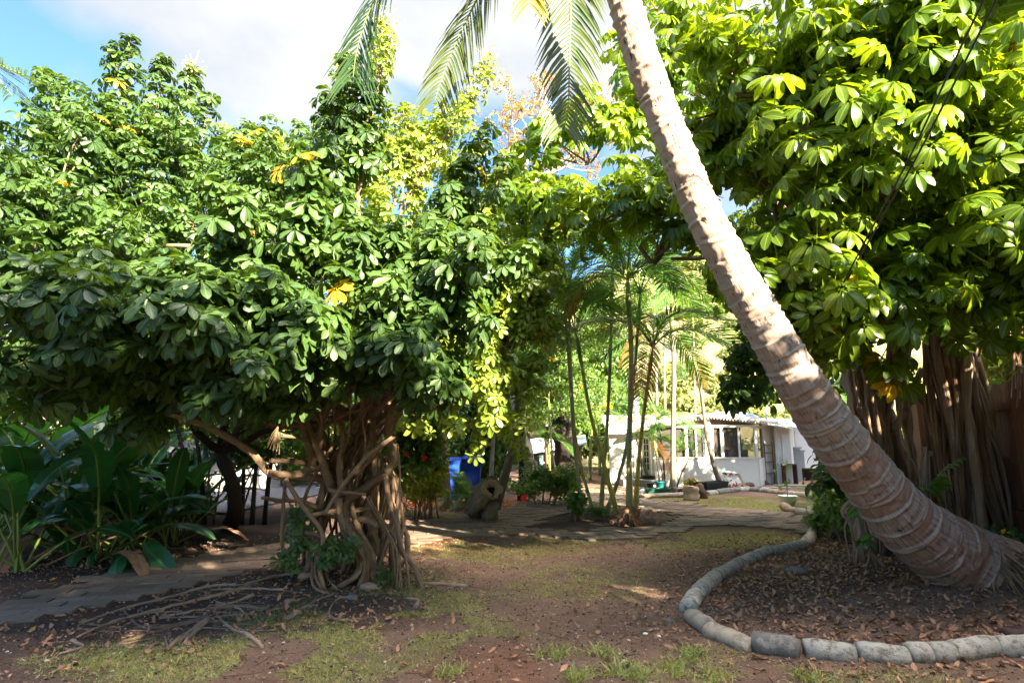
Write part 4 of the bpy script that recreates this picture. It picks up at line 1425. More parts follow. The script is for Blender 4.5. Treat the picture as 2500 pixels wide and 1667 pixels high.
# ------------------------------------------------------------------ sunny umbrella tree behind, centre
rg = np.random.default_rng(303)
T2 = thing('umbrella_tree', 'sunlit yellow-green umbrella tree behind the tangled one, with flower spikes on tall shoots', 'tree', tuple(gr(930, 1225)))
bp = gr(930, 1225)
sb = MB()
sb.tube([bp, at(960, 1100, bp.y), at(1000, 900, bp.y - .3)], [.16, .13, .10], 10, 0, .12)
sb.build('trunk', 'bark_brown', T2)
T2B = [(1150, 800, 10.2, 120, 130, 1.0, 50), (1180, 950, 9.6, 90, 110, .7, 40), (1080, 870, 9.8, 90, 120, .7, 30), (980, 640, 11, 200, 140, 1.2, 60), (1160, 560, 11.5, 160, 140, 1.2, 60), (900, 480, 11.5, 140, 120, 1, 44),
       (1010, 400, 11.5, 80, 100, .7, 26), (1290, 560, 11.5, 110, 120, 1.0, 40), (1220, 690, 11, 90, 110, .9, 30), (740, 470, 11.5, 110, 60, .8, 26), (620, 450, 12, 110, 50, .9, 24), (820, 620, 11.5, 200, 150, 1, 40),
       (1060, 1000, 9.6, 130, 60, .7, 40), (1140, 700, 9.4, 130, 110, .7, 40), (1215, 700, 9.3, 90, 90, .5, 26), (1225, 850, 9.2, 80, 100, .5, 26), (1110, 860, 9.0, 100, 90, .5, 26)]
B, D, L = blobs_to_shoots(T2B, rg, (.35, .7), upw=.6)
pos, nor = shoots(B, D, L, 10, (.17, .4), rg, up=.7)
mb = MB()
leaves(mb, T_UMB_F, pos, nor, rg, (.75, 1.3), pal=.004)
bb = MB()
TS2 = [((1010, 450, 10.5), (1080, 290, 10.5), 30, 1.0), ((1050, 400, 10.5), (1150, 230, 10.5), 26, 1.0), ((1090, 330, 10.5), (1190, 150, 10.5), 26, .95), ((1100, 330, 10.5), (1205, 180, 10.5), 20, .9), ((980, 500, 10.5), (1000, 300, 10.5), 20, 1),
       ((930, 200, 9.5), (932, 60, 9.5), 30, .8), ((925, 190, 9.5), (955, 90, 9.5), 22, .7), ((930, 190, 9.5), (912, 100, 9.5), 22, .7), ((960, 420, 10.5), (950, 260, 10.5), 22, 1), ((1010, 400, 10.5), (985, 270, 10.5), 16, 1),
       ((860, 340, 9.8), (905, 230, 9.8), 12, .9), ((820, 320, 9.5), (830, 160, 9.6), 16, .9)]
tall(mb, bb, TS2, T_UMB_F, rg, .17, pal=.01, spread=.4)
bb.tube([at(860, 420, 9.6), at(900, 310, 9.5), at(925, 215, 9.5), at(932, 150, 9.5)], [.03, .022, .014, .01], 6)
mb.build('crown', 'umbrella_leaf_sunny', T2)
bc = [np.array(at(*bl[:3])) for bl in T2B]
for c in bc:
    limb(bb, at(1000, 900, 10.5), c, .06, .025, rg, .05)
for k in rg.choice(len(B), 120, replace=False):
    c = min(bc, key=lambda q: np.linalg.norm(q - B[k]))
    limb(bb, c, B[k] + D[k] * L[k] * .8, .018, .007, rg, .1, 5)
bb.build('branches', 'bark_brown', T2)
for (px, py, Y, h) in ((935, 55, 9.5, .22), (822, 160, 9.4, .2), (1195, 140, 10.5, .15), (850, 150, 6.3, .12), (470, 175, 8.6, .15)):
    mb = MB()
    m = 46
    c = np.array(at(px, py, Y))
    pos = c + rg.normal(0, 1, (m, 3)) * np.array([h * .6, h * .6, h * .5]) + np.array([0, 0, h * .3])
    leaves(mb, T_DRY, pos, rg.normal(0, .6, (m, 3)) + np.array([0, -.5, .2]), rg, (.4, .8), 0)
    for _ in range(10):
        d = rg.normal(0, 1, 3) * h * .8 + np.array([0, 0, h])
        mb.tube([c - np.array([0, 0, h * .3]), c + d * .5, c + d], [.006, .005, .003], 4, cap=False)
    o = mb.build('flower_spike', 'bud_cream', {6.3: T1, 8.6: T0}.get(Y, T2))

# ------------------------------------------------------------------ bare-branched tree far behind, orange blossom
def sprigs(mb, T, centers, rad, n, rg, sc=(.8, 1.3), pal=0.0, up=.6, tint=None):
    for c in centers:
        c = np.array(c)
        v = rg.normal(0, 1, (n, 3))
        v /= np.linalg.norm(v, axis=1)[:, None]
        p = c + v * np.array(rad) * (rg.random((n, 1)) ** .4)
        leaves(mb, T, p, v + np.array([0, 0, up]) + rg.normal(0, .3, (n, 3)), rg, sc, pal, tint=tint)


rg = np.random.default_rng(404)
T3 = thing('flowering_tree', 'open tree with pale bare branches and orange blossom against the sky', 'tree', (2.0, 17.0, 0))
sb = MB()
A_ = at(1262, 470, 17)
sb.tube([(.6, 17, 0), at(1240, 800, 17), A_], [.22, .16, .10], 9, 0, .1)
tips = []
for e in ((1290, 330), (1340, 260), (1400, 300), (1440, 250), (1250, 270), (1470, 330), (1380, 390), (1500, 300), (1240, 370), (1320, 230), (1420, 380), (1290, 420)):
    p = limb(sb, A_, at(e[0], e[1], 17 + rg.normal(0, .8)), .05, .02, rg, -.1, 6)
    for _ in range(4):
        q = p[-1] + rg.normal(0, .45, 3) + np.array([0, 0, .2])
        limb(sb, p[-2], q, .022, .007, rg, 0, 5, 3)
        tips.append(q)
    tips.append(p[-1])
sb.build('trunk', 'bark_pale', T3)
mb = MB()
sprigs(mb, T_SPR_S, tips, (.42, .42, .35), 17, rg, (1.0, 1.8), pal=.22)
mb.build('crown', 'bronze_leaf', T3)
mb = MB()
sprigs(mb, T_SPR_S, tips[::2], (.4, .4, .35), 2, rg, (.7, 1.2))
mb.build('blossom', 'petal_orange', T3)

# dark fine-leaved tree with a thick trunk and a long level limb, centre back
rg = np.random.default_rng(505)
T5 = thing('monkeypod_tree', 'dark fine-leaved tree with thick trunk and level limb left of the cane palms', 'tree', tuple(gr(1375, 1175)))
b0 = gr(1375, 1175)
sb = MB()
sb.tube([b0, at(1380, 1120, b0.y), at(1372, 1040, b0.y), at(1350, 950, b0.y), at(1330, 830, b0.y)], [.62, .42, .40, .32, .2], 14, 0, .1)
sb.tube([at(1370, 1060, b0.y), at(1320, 1055, b0.y - 1), at(1260, 1062, b0.y - 2), at(1190, 1075, b0.y - 3), at(1120, 1050, b0.y - 3.5)], [.3, .22, .2, .17, .12], 10, 0, .1)
for e in ((1230, 780), (1290, 700), (1380, 690), (1440, 760), (1400, 850), (1250, 880), (1210, 950), (1340, 740), (1450, 880)):
    limb(sb, at(1345, 920, b0.y), at(e[0], e[1], b0.y - 2.5 + rg.normal(0, .8)), .12, .03, rg, 0)
sb.build('trunk', 'bark_dark', T5)
mb = MB()
cs = []
for _ in range(90):
    cs.append(at(rg.uniform(1180, 1470), 690 + 330 * rg.random() ** 1.1, b0.y - 3 + rg.normal(0, 1.0)))
cs = [c for c in cs if proj(*c)[1] < 1040 or proj(*c)[0] < 1330]
sprigs(mb, T_SPR, cs, (.6, .6, .42), 42, rg, (.8, 1.4), pal=.01)
mb.build('crown', 'small_leaf', T5)

# ------------------------------------------------------------------ right: octopus tree on curtain roots
rg = np.random.default_rng(606)
T6 = thing('octopus_tree', 'large-leaved octopus tree on curtains of hanging roots at the right', 'tree', (6.5, 8.0, 0))


def rootmass(name, tops, bots, n, Yt, Yb, core, rr=(.010, .03)):
    """rope-like roots from a top px span to a bottom px span round a core"""
    mb = MB()
    mb.tube([at(*c[:3]) for c in core], [c[3] for c in core], 16, 0, .16)
    mb.build('trunk', 'bark_strangler', T6)
    for i in range(n):
        u = rg.random()
        a_ = rg.uniform(-.5, math.pi + .5)
        t0 = (tops[0][0] * (1 - u) + tops[1][0] * u, tops[0][1] * (1 - u) + tops[1][1] * u)
        v = min(1, max(0, u + rg.normal(0, .17)))
        b_ = (bots[0][0] * (1 - v) + bots[1][0] * v, bots[0][1] * (1 - v) + bots[1][1] * v)
        dy = -math.sin(math.pi * u) * .32 + rg.normal(0, .05)
        P = []
        for w in (0, .2, .4, .6, .8, 1):
            px = t0[0] * (1 - w) + b_[0] * w + rg.normal(0, 11) * (0 < w < 1) + 14 * math.sin(w * 6 + u * 9)
            py = t0[1] * (1 - w) + b_[1] * w
            P.append(at(px, py, Yt * (1 - w) + Yb * w + dy * (1 + .25 * w)))
        P[-1].z = float(gz(P[-1].x, P[-1].y)) - .02
        r_ = rg.uniform(*rr) * (2.1 if rg.random() < .16 else 1) * (.6 if rg.random() < .35 else 1)
        mbx = MB()
        mbx.tube(P, [r_ * 1.1, r_, r_ * .9, r_ * .95, r_, r_ * 1.15], 7, 0, .16, smooth_n=3)
        mbx.build('hanging_root', 'bark_strangler', T6)


rootmass('a', ((2040, 790), (2190, 780)), ((2120, 1300), (2205, 1290)), 26, 7.6, 8.2, [(2160, 1300, 8.3, .24), (2130, 1150, 8.2, .2), (2100, 1000, 8.1, .17), (2090, 860, 8.0, .16)])
rootmass('b', ((2215, 520), (2325, 500)), ((2325, 1330), (2460, 1310)), 42, 7.3, 8.0, [(2400, 1330, 8.3, .30), (2370, 1180, 8.2, .24), (2335, 1000, 8.1, .20), (2310, 860, 7.9, .18), (2285, 700, 7.8, .16), (2260, 400, 7.6, .13)])
rootmass('c', ((2200, 930), (2235, 930)), ((2225, 1300), (2250, 1300)), 4, 7.7, 8.0, [(2240, 1290, 8.3, .05), (2225, 1100, 8.1, .05), (2205, 1000, 8.0, .08), (2200, 900, 8.0, .09), (2230, 760, 7.9, .10)], (.012, .028))
rootmass('d', ((2083, 1130), (2098, 1130)), ((2085, 1325), (2105, 1325)), 6, 7.4, 7.4, [(2092, 1325, 7.5, .03), (2090, 1130, 7.5, .03)], (.012, .022))
sb = MB()
for pts, r_ in (([(2205, 1000, 7.7), (2250, 960, 7.6), (2300, 1050, 7.7)], .05), ([(2200, 930, 7.7), (2260, 980, 7.6), (2310, 1060, 7.7), (2350, 1120, 7.8)], .06), ([(2180, 1050, 7.7), (2220, 985, 7.8), (2250, 900, 7.8)], .04),
                ([(2310, 760, 7.5), (2400, 680, 7.0), (2500, 640, 6.6)], .06), ([(2400, 1080, 7.9), (2440, 1160, 7.9), (2450, 1230, 7.9), (2455, 1320, 7.9)], .03)):
    sb = MB()
    sb.tube([at(*p) for p in pts], r_, 9, 0, .1)
    sb.build('trunk_limb', 'bark_strangler', T6)
# orange thread roots dangling out of the crown
for (px, py, l, Y) in ((2315, 560, 150, 6.6), (2330, 600, 110, 6.6), (2300, 540, 130, 6.7), (2490, 690, 300, 6.0), (2480, 650, 260, 6.1), (2255, 1090, 230, 6.9), (2262, 1100, 200, 6.9)):
    mb = MB()
    for _ in range(9):
        x_ = px + rg.normal(0, 8)
        mb.tube([at(x_, py, Y), at(x_ + rg.normal(0, 5), py + l * .5, Y), at(x_ + rg.normal(0, 7), py + l * rg.uniform(.7, 1.05), Y)], .007, 4, cap=False)
    mb.build('thread_root', 'bark_strangler', T6)

T6B = [(2150, 200, 5.6, 330, 190, .9, 26), (2400, 300, 5.2, 200, 220, .8, 20), (1950, 330, 5.8, 200, 180, .8, 20), (2150, 480, 5.6, 250, 140, .7, 22), (1900, 560, 6.4, 150, 140, .6, 14), (2050, 660, 5.9, 170, 110, .5, 18),
       (2080, 780, 6.0, 100, 50, .4, 6), (2230, 610, 6.4, 150, 80, .6, 9), (2420, 560, 5.6, 140, 120, .6, 13), (2330, 760, 6.6, 130, 40, .4, 5), (2450, 700, 6.2, 90, 60, .4, 5), (2370, 690, 5.9, 90, 45, .3, 6), (2110, 810, 5.8, 130, 50, .3, 8), (1885, 230, 6.8, 100, 130, .7, 11),
       (2340, 20, 6.2, 330, 150, .9, 28), (2560, 450, 6, 150, 300, .8, 16), (1830, 440, 7.2, 110, 130, .6, 12), (2200, 350, 7.8, 400, 330, .9, 34), (2380, 560, 9, 220, 200, .9, 16), (2000, 560, 8.2, 150, 220, .8, 16),
       (1900, 760, 8.4, 70, 90, .6, 8)]
B, D, L = blobs_to_shoots(T6B, rg, (.3, .6), upw=.55)
pos, nor = shoots(B, D, L, 8, (.34, .6), rg, up=1.0)
mb = MB()
leaves(mb, T_OCT, pos, nor, rg, (.6, 1.05), pal=.004)
# a few yellowed leaves the photo shows
for px, py, Y in ((2035, 760, 5.4), (2020, 745, 5.5), (2095, 655, 5.5), (2180, 930, 6.2), (2150, 880, 6.2), (2110, 640, 5.6)):
    leaves(mb, T_OCT, np.array([at(px, py, Y)]), np.array([[rg.normal(0, .3), -1.0, .5]]), rg, (.7, .85), pal=1.1)
mb.build('crown', 'octopus_leaf', T6)
sb = MB()
bc = [np.array(at(*bl[:3])) for bl in T6B]
hub = np.array(at(2260, 620, 7.6))
for c in bc:
    limb(sb, hub, c, .075, .035, rg, 0)
for k in rg.choice(len(B), 170, replace=False):
    c = min(bc, key=lambda q: np.linalg.norm(q - B[k]))
    limb(sb, c, B[k] + D[k] * L[k], .028, .012, rg, 0, 6)
sb.build('branches', 'bark_brown', T6)

# the second octopus tree, whose limbs reach behind the leaning trunk
rg = np.random.default_rng(707)
T7 = thing('octopus_tree', 'octopus tree behind the leaning palm trunk, limbs reaching left over the cane palms', 'tree', (8.2, 12.2, 0))
T7B = [(1440, 400, 9.6, 90, 60, .5, 7), (1480, 455, 9.4, 110, 45, .5, 6), (1460, 545, 9.2, 120, 35, .5, 6), (1610, 500, 9.6, 70, 40, .4, 4), (1600, 625, 9.2, 80, 40, .4, 5), (1380, 510, 9.6, 70, 50, .4, 8),
       (1540, 150, 9.8, 100, 50, .5, 6), (1640, 110, 9.8, 90, 40, .5, 6), (1540, 230, 10, 80, 40, .5, 4), (1720, 220, 10, 90, 100, .6, 10), (1740, 400, 10, 90, 120, .6, 11), (1610, 390, 10.4, 90, 60, .4, 6),
       (1850, 640, 10, 90, 110, .6, 14), (1800, 560, 10.4, 90, 90, .5, 10)]
sb = MB()
tb = (8.2, 12.2, 0)
sb.tube([tb, (8.0, 12.2, 2), at(2000, 700, 12), at(1860, 420, 11.6)], [.2, .16, .13, .1], 10, 0, .1)
sb.build('trunk', 'bark_brown', T7)
B, D, L = blobs_to_shoots(T7B, rg, (.3, .6), upw=.5)
pos, nor = shoots(B, D, L, 8, (.36, .6), rg, up=.8)
mb = MB()
leaves(mb, T_OCT, pos, nor, rg, (.7, 1.05), pal=.003)
mb.build('crown', 'octopus_leaf', T7)
sb = MB()
for pts in ([(1880, 500, 11.5), (1750, 620, 10.5), (1640, 560, 9.8), (1500, 510, 9.4), (1440, 500, 9.4)], [(1860, 420, 11.6), (1760, 300, 10.5), (1660, 190, 9.9), (1600, 160, 9.8)],
            [(1640, 560, 9.8), (1600, 640, 9.3), (1560, 600, 9.2)], [(1750, 620, 10.5), (1700, 630, 9.6), (1640, 632, 9.4)], [(1880, 500, 11.5), (1760, 420, 10.4), (1640, 400, 10.3)]):
    sb.tube([at(*p) for p in pts], np.linspace(.06, .03, len(pts)), 7, 0, .08)
bc = [np.array(at(*bl[:3])) for bl in T7B]
for k in range(len(B)):
    c = min(bc, key=lambda q: np.linalg.norm(q - B[k]))
    limb(sb, c, B[k] + D[k] * L[k], .022, .010, rg, 0, 5)
sb.build('branches', 'bark_brown', T7)

# glossy dark tree between the house and the palm trunk
rg = np.random.default_rng(808)
T8 = thing('breadfruit_tree', 'dark glossy bush-like tree with big lobed leaves right of the white house', 'tree', (5.9, 11.6, 0))
sb = MB()
sb.tube([(7.3, 11.6, 0), (6.9, 11.6, 1.6), at(1930, 850, 11.4)], [.16, .12, .07], 9, 0, .1)
sb.build('trunk', 'bark_dark', T8)
mb = MB()
cs = [at(rg.uniform(1860, 2010), rg.uniform(740, 930), 11 + rg.normal(0, .5)) for _ in range(24)] + [at(rg.uniform(2020, 2110), rg.uniform(930, 1190), 10.4 + rg.normal(0, .4)) for _ in range(24)]
sprigs(mb, T_SPR_L, cs, (.4, .4, .35), 9, rg, (.7, 1.2), pal=.01, up=.9)
cs = [at(rg.uniform(1770, 1880), rg.uniform(930, 975), 10.6 + rg.normal(0, .3)) for _ in range(7)]
sprigs(mb, T_SPR_L, cs, (.28, .3, .12), 5, rg, (.9, 1.4), pal=0, up=.9)
cs = [at(rg.uniform(1800, 1900), rg.uniform(780, 900), 11 + rg.normal(0, .3)) for _ in range(12)]
sprigs(mb, T_SPR, cs, (.3, .3, .25), 40, rg, (.8, 1.2), pal=0, up=.9)
mb.build('crown', 'umbrella_leaf', T8)

# ------------------------------------------------------------------ cane palms
def arch(L, rise, drop, n=7, curl=0.0):
    """frond midrib in its own frame: starts at the origin, goes out along +X"""
    return [(L * (u * .92 - .10 * u * u * drop), curl * u * u, L * (rise * u - (rise * .55 + drop) * u ** 2.2)) for u in np.linspace(0, 1, n)]


prg = np.random.default_rng(909)
FR = []
for k in range(6):
    m = frond_mesh(arch(1.25, (1.0, .75, 1.3, .55, .9, .3)[k], (.35, .5, .25, .6, .7, .8)[k], curl=prg.normal(0, .12)), .36, 30, prg, wid=.022, droop=.35, sweep=.85, vee=.28, rach=.011, gap0=.2, brown=0)
    o = m.build('frond', ['palm_leaf', 'petiole'])
    FR.append(o.data)
    bpy.data.objects.remove(o)
m = frond_mesh(arch(1.25, .35, .85), .34, 28, prg, wid=.02, droop=.5, sweep=.8, vee=.1, rach=.011, gap0=.2, brown=1.0)
o = m.build('frond', ['palm_leaf', 'petiole'])
FR_DEAD = o.data
bpy.data.objects.remove(o)


def crown_fronds(root, top, n, size, rg, up=(.3, 1.1), dead=0, spread=None):
    a0 = rg.uniform(0, 6.3)
    for k in range(n):
        az = a0 + k * 2.4 + rg.normal(0, .2) if spread is None else spread[k % len(spread)]
        u = (k + .5) / n
        tl = -(up[0] + (up[1] - up[0]) * u) + .35
        M = Matrix.Translation(top) @ Matrix.Rotation(az, 4, 'Z') @ Matrix.Rotation(tl, 4, 'Y') @ Matrix.Rotation(rg.normal(0, .35), 4, 'X') @ Matrix.Scale(size * rg.uniform(.85, 1.15), 4)
        isd = k < dead
        o = place(FR_DEAD if isd else FR[int(rg.integers(0, len(FR)))], 'frond', root, M)
        if isd:
            tag(o, 'dry rust brown frond')


def palm(name, label, stems, group=None, matname='palm_cane', cat='palm', basemess=False, rg=prg):
    """stems: (list of (px,py,Y) points base to top, r_base, r_top, n fronds, frond size, dead)"""
    b_ = stems[0][0][0]
    g0 = gr(b_[0], b_[1]) if len(b_) == 2 else at(*b_)
    root = thing(name, label, cat, (g0.x, g0.y, float(gz(g0.x, g0.y))), group)
    for pts, r0, r1, nf, sz, dead in stems:
        g0 = gr(*pts[0][:2])
        Y0 = g0.y
        P = [g0]
        P[0].z = float(gz(g0.x, g0.y)) - .03
        for p in pts[1:]:
            P.append(at(p[0], p[1], Y0 + (p[2] if len(p) > 2 else 0)))
        mb = MB()
        rr = np.linspace(r0, r1, len(P))
        rr[0] *= 1.35
        mb.tube(P, rr, 10, 0, .02, rnd=rg.random(), smooth_n=6)
        mb.build('stem', matname, root)
        if nf:
            d = (P[-1] - P[-2]).normalized()
            mb = MB()
            sh = P[-1] + d * .45 * sz
            mb.tube([P[-1], P[-1] + d * .2 * sz, sh], [r1 * 1.1, r1 * 1.35, r1 * .6], 9, 0)
            mb.build('crownshaft', 'petiole', root)
            crown_fronds(root, sh, nf, sz, rg, dead=dead)
    return root


P1 = palm('cane_palm', 'yellow-green cane palm clump with ringed stems in front of the brick island', [
    ([(1537, 1278), (1536, 1114), (1538, 1007), (1541, 851), (1537, 774)], .055, .045, 14, 1.75, 1),
    ([(1550, 1262), (1559, 1128), (1572, 1007), (1583, 927)], .045, .036, 12, 1.6, 1),
    ([(1510, 1262), (1473, 1128), (1441, 1007), (1419, 886)], .045, .036, 12, 1.5, 0)])
P2 = palm('cane_palm', 'grey-green cane palm clump with three splayed stems behind the yellow one', [
    ([(1451, 1252), (1430, 1181), (1406, 1074), (1395, 927), (1390, 780)], .036, .03, 12, 1.7, 0),
    ([(1467, 1252), (1473, 1154), (1480, 1074), (1489, 900), (1494, 723)], .045, .036, 12, 1.7, 0),
    ([(1478, 1252), (1510, 1168), (1532, 1074), (1548, 927), (1558, 790)], .042, .034, 11, 1.6, 0)])
P3 = palm('cane_palm', 'single dark cane palm stem at the left end of the brick island', [
    ([(1422, 1266), (1411, 1168), (1400, 1060), (1392, 940), (1385, 830)], .036, .03, 10, 1.3, 0)])
# shaggy root boot of the yellow palm
mb = MB()
g0 = gr(1540, 1282)
for _ in range(60):
    a_ = prg.uniform(0, 6.3)
    r_ = prg.uniform(.09, .20)
    st = g0 + Vector((math.cos(a_) * r_ * .6, math.sin(a_) * r_ * .6, prg.uniform(.1, .34)))
    mb.tube([st, g0 + Vector((math.cos(a_) * r_, math.sin(a_) * r_, .12)), g0 + Vector((math.cos(a_) * r_ * 1.5, math.sin(a_) * r_ * 1.5, -.01))], [.012, .016, .008], 5)
m_ = mb.build('root_boot', 'bark_strangler', P1)
mb = MB()
leaves(mb, T_DRY, np.array([g0]) + prg.normal(0, 1, (60, 3)) * np.array([.20, .14, .09]) + np.array([0, -.04, .14]), prg.normal(0, 1, (60, 3)) + np.array([0, -.6, .4]), prg, (1.0, 2.0), .1)
mb.build('dead_sheath', 'dry_leaf', P1)['kind'] = 'stuff'

palm('slim_palm', 'tall slim palm in the bed right against the screened porch', [([(1646, 1206), (1643, 1100), (1645, 900), (1641, 810)], .075, .06, 8, 1.5, 1)], 'palms by the house', 'bark_grey')
palm('slim_palm', 'bent slim palm leaning left over the black planter box', [([(1762, 1190), (1738, 1120), (1722, 1040), (1712, 960), (1700, 905)], .075, .05, 8, 1.35, 1)], 'palms by the house', 'bark_grey')
palm('slim_palm', 'slim palm rising from the black pot by the glass doors', [([(1588, 1184), (1568, 1120), (1545, 1020), (1530, 930)], .055, .04, 7, 1.2, 0)], 'palms by the house', 'bark_grey')
palm('slim_palm', 'thin distant palm stem behind the porch roof, nearest the vent pipe', [([(1606, 1152), (1604, 1000), (1600, 860), (1598, 790)], .07, .06, 7, 1.5, 0)], 'thin palms behind the house', 'bark_grey')
palm('slim_palm', 'thin distant palm stem behind the porch, beside the bent palm', [([(1626, 1150), (1624, 1000), (1622, 880), (1628, 760)], .06, .05, 7, 1.5, 0)], 'thin palms behind the house', 'bark_grey')
palm('slim_palm', 'thin distant palm standing against the pale hillside right of the porch', [([(1697, 1148), (1697, 1000), (1694, 850), (1692, 800)], .06, .05, 7, 1.3, 0)], 'thin palms behind the house', 'bark_grey')
palm('slim_palm', 'brown rough palm trunk standing in front of the blue bin', [([(1092, 1240), (1088, 1130), (1080, 1040), (1070, 960)], .085, .075, 7, 1.3, 0)], 'palms in the back bed', 'bark_strangler')
palm('slim_palm', 'slender pale palm stem right of the blue bin', [([(1196, 1215), (1202, 1110), (1208, 1020), (1206, 950)], .06, .05, 7, 1.2, 0)], 'palms in the back bed', 'bark_grey')
palm('slim_palm', 'thick pale palm trunk leaning right beside the hollow log', [([(1203, 1246), (1236, 1150), (1256, 1070), (1264, 980)], .12, .07, 7, 1.2, 0)], 'palms in the back bed', 'bark_grey')
palm('slim_palm', 'dark rough palm stem right of the leaning pale trunk', [([(1272, 1222), (1274, 1140), (1274, 1060), (1276, 1000)], .085, .07, 8, 1.1, 0)], 'palms in the back bed', 'bark_dark')
palm('slim_palm', 'thin curved green palm with drooping crown in front of the dark thick trunk', [([(1372, 1206), (1354, 1140), (1346, 1080), (1342, 1010)], .035, .03, 7, .95, 0)], 'palms in the back bed', 'palm_cane')
palm('slim_palm', 'low feathery palm behind the blue bin', [([(1150, 1190), (1152, 1150), (1155, 1100)], .05, .04, 9, 1.3, 0)], 'palms in the back bed', 'bark_grey')
palm('slim_palm', 'bushy low palm left of the cream cottage', [([(1240, 1195), (1236, 1160), (1232, 1110)], .05, .04, 10, 1.3, 0)], 'palms in the back bed', 'palm_cane')
palm('slim_palm', 'bushy young palm between the cottage and the cane stems', [([(1345, 1190), (1342, 1150), (1340, 1110)], .05, .04, 8, .8, 0)], 'palms in the back bed', 'palm_cane')
palm('slim_palm', 'palm left of the glass doors with fronds over the white wall', [([(1440, 1172), (1442, 1110), (1444, 1060)], .06, .05, 10, 1.3, 0)], 'palms in the back bed', 'palm_cane')
palm('slim_palm', 'leafy palm behind the splayed cane stems', [([(1465, 1160), (1462, 1060), (1455, 1000)], .06, .05, 9, 1.5, 0)], 'palms in the back bed', 'palm_cane')
palm('slim_palm', 'tall palm far back left of the splayed stems', [([(1340, 1165), (1330, 1000), (1320, 820), (1318, 700)], .1, .08, 9, 1.9, 0)], 'palms in the back bed', 'bark_grey')
palm('bamboo_palm', 'leafy bamboo palm clump in front of the screened porch', [
    ([(1624, 1196), (1620, 1130), (1612, 1060)], .03, .022, 11, 1.0, 0), ([(1618, 1196), (1616, 1150), (1606, 1115)], .025, .02, 9, .85, 0), ([(1634, 1196), (1640, 1160), (1650, 1130)], .025, .02, 9, .8, 1), ([(1612, 1196), (1606, 1140), (1600, 1100)], .025, .02, 9, .8, 1),
    ([(1650, 1194), (1662, 1160), (1672, 1140)], .02, .02, 6, .6, 1)], None, 'bark_dark')

# ------------------------------------------------------------------ broad-leaved clump on the left
PRG = np.random.default_rng(1212)


def paddle(L, Wd, rg, tears=0):
    """large strap leaf on a long stalk, in its own frame, rising along +Z then arching to +X"""
    mb = MB()
    st = rg.uniform(.6, 1.0) * L * .9
    lean = rg.uniform(.15, .5)
    bend = rg.uniform(.6, 1.7)
    n = 15
    pts = []
    p = np.array([0, 0, 0.0])
    th = lean
    for i in range(n):
        pts.append(p.copy())
        stp = (st if i < 5 else L) / (5 if i < 5 else 9)
        p = p + np.array([math.sin(th), 0, math.cos(th)]) * stp
        th += bend / n * (.3 if i < 5 else 1.4)
    pts = np.array(pts)
    mb.tube(pts, np.linspace(.016, .004, n), 6, 1, cap=False, smooth_n=1)
    rows = pts[5:]
    m = len(rows)
    T = np.gradient(pts, axis=0)[5:]
    T /= np.linalg.norm(T, axis=1)[:, None]
    Nn = np.stack([-T[:, 2], T[:, 1] * 0, T[:, 0]], -1)
    fold = rg.uniform(.1, .5)
    for sg in (-1, 1):
        sag = rg.uniform(0, .45)
        for a_ in range(m - 1):
            # each strip between side veins is its own face row so the blade can tear
            u0, u1 = a_ / (m - 1), (a_ + 1) / (m - 1)
            w0, w1 = (Wd / 2 * (math.sin(math.pi * min(1, u ** .75 * .96 + .02)) ** .6) for u in (u0, u1))
            tw = rg.normal(0, .12) if rg.random() < tears else 0
            v, a = [], []
            for c in range(5):
                cc = c / 4
                for (r_, w, u) in ((a_, w0, u0), (a_ + 1, w1, u1)):
                    off = np.array([0, sg, 0]) * w * cc + Nn[r_] * (fold * w * cc - (sag + tw) * w * cc * cc) + T[r_] * w * cc * .15
                    v.append(rows[r_] + off)
                    a.append((cc, u * 1.0, .5, 0))
            q = [(2 * c, 2 * c + 1, 2 * c + 3, 2 * c + 2) for c in range(4)]
            mb.add(v, q, np.array(a, np.float32), 0)
    return mb


PAD = []
for k in range(7):
    o = paddle(PRG.uniform(.8, 1.15), PRG.uniform(.26, .38), PRG, .35).build('leaf', ['paddle_leaf', 'petiole'])
    PAD.append(o.data)
    bpy.data.objects.remove(o)
o = paddle(.8, .16, PRG, .9).build('leaf', ['dry_leaf', 'bark_root'])
PAD_DEAD = o.data
bpy.data.objects.remove(o)


def paddle_clump(label, spots, rg, group='broad-leaved clumps on the left', sz=1.0):
    g0 = gr(*spots[0][:2])
    root = thing('bird_of_paradise', label, 'plant', (g0.x, g0.y, float(gz(g0.x, g0.y))), group)
    for (px, py, n, sc) in spots:
        g = gr(px, py)
        for k in range(n):
            az = rg.uniform(0, 6.3)
            dead = rg.random() < .2
            M = Matrix.Translation(g + Vector((rg.normal(0, .10), rg.normal(0, .10), -.02))) @ Matrix.Rotation(az, 4, 'Z') @ Matrix.Rotation(rg.normal(.25, .28) + (.5 if dead else 0), 4, 'Y') @ Matrix.Scale(sc * sz * rg.uniform(.7, 1.15), 4)
            o = place(PAD_DEAD if dead else PAD[int(rg.integers(0, len(PAD)))], 'leaf', root, M)
            if dead:
                tag(o, 'withered brown leaf')


paddle_clump('large clump of dark paddle leaves at the far left edge beside the path', [(40, 1395, 13, 1.3), (-40, 1360, 10, 1.4), (100, 1330, 12, 1.6), (0, 1290, 8, 1.8)], PRG)
paddle_clump('wide clump of torn paddle leaves in the middle of the left bed', [(250, 1365, 13, 1.2), (170, 1345, 12, 1.35), (330, 1340, 12, 1.2), (230, 1300, 12, 1.6), (310, 1280, 9, 1.6)], PRG)
paddle_clump('lower paddle-leaf clump nearest the dark tree trunk', [(400, 1335, 10, 1.0), (440, 1310, 9, 1.1), (380, 1290, 10, 1.4), (470, 1280, 8, 1.2)], PRG)
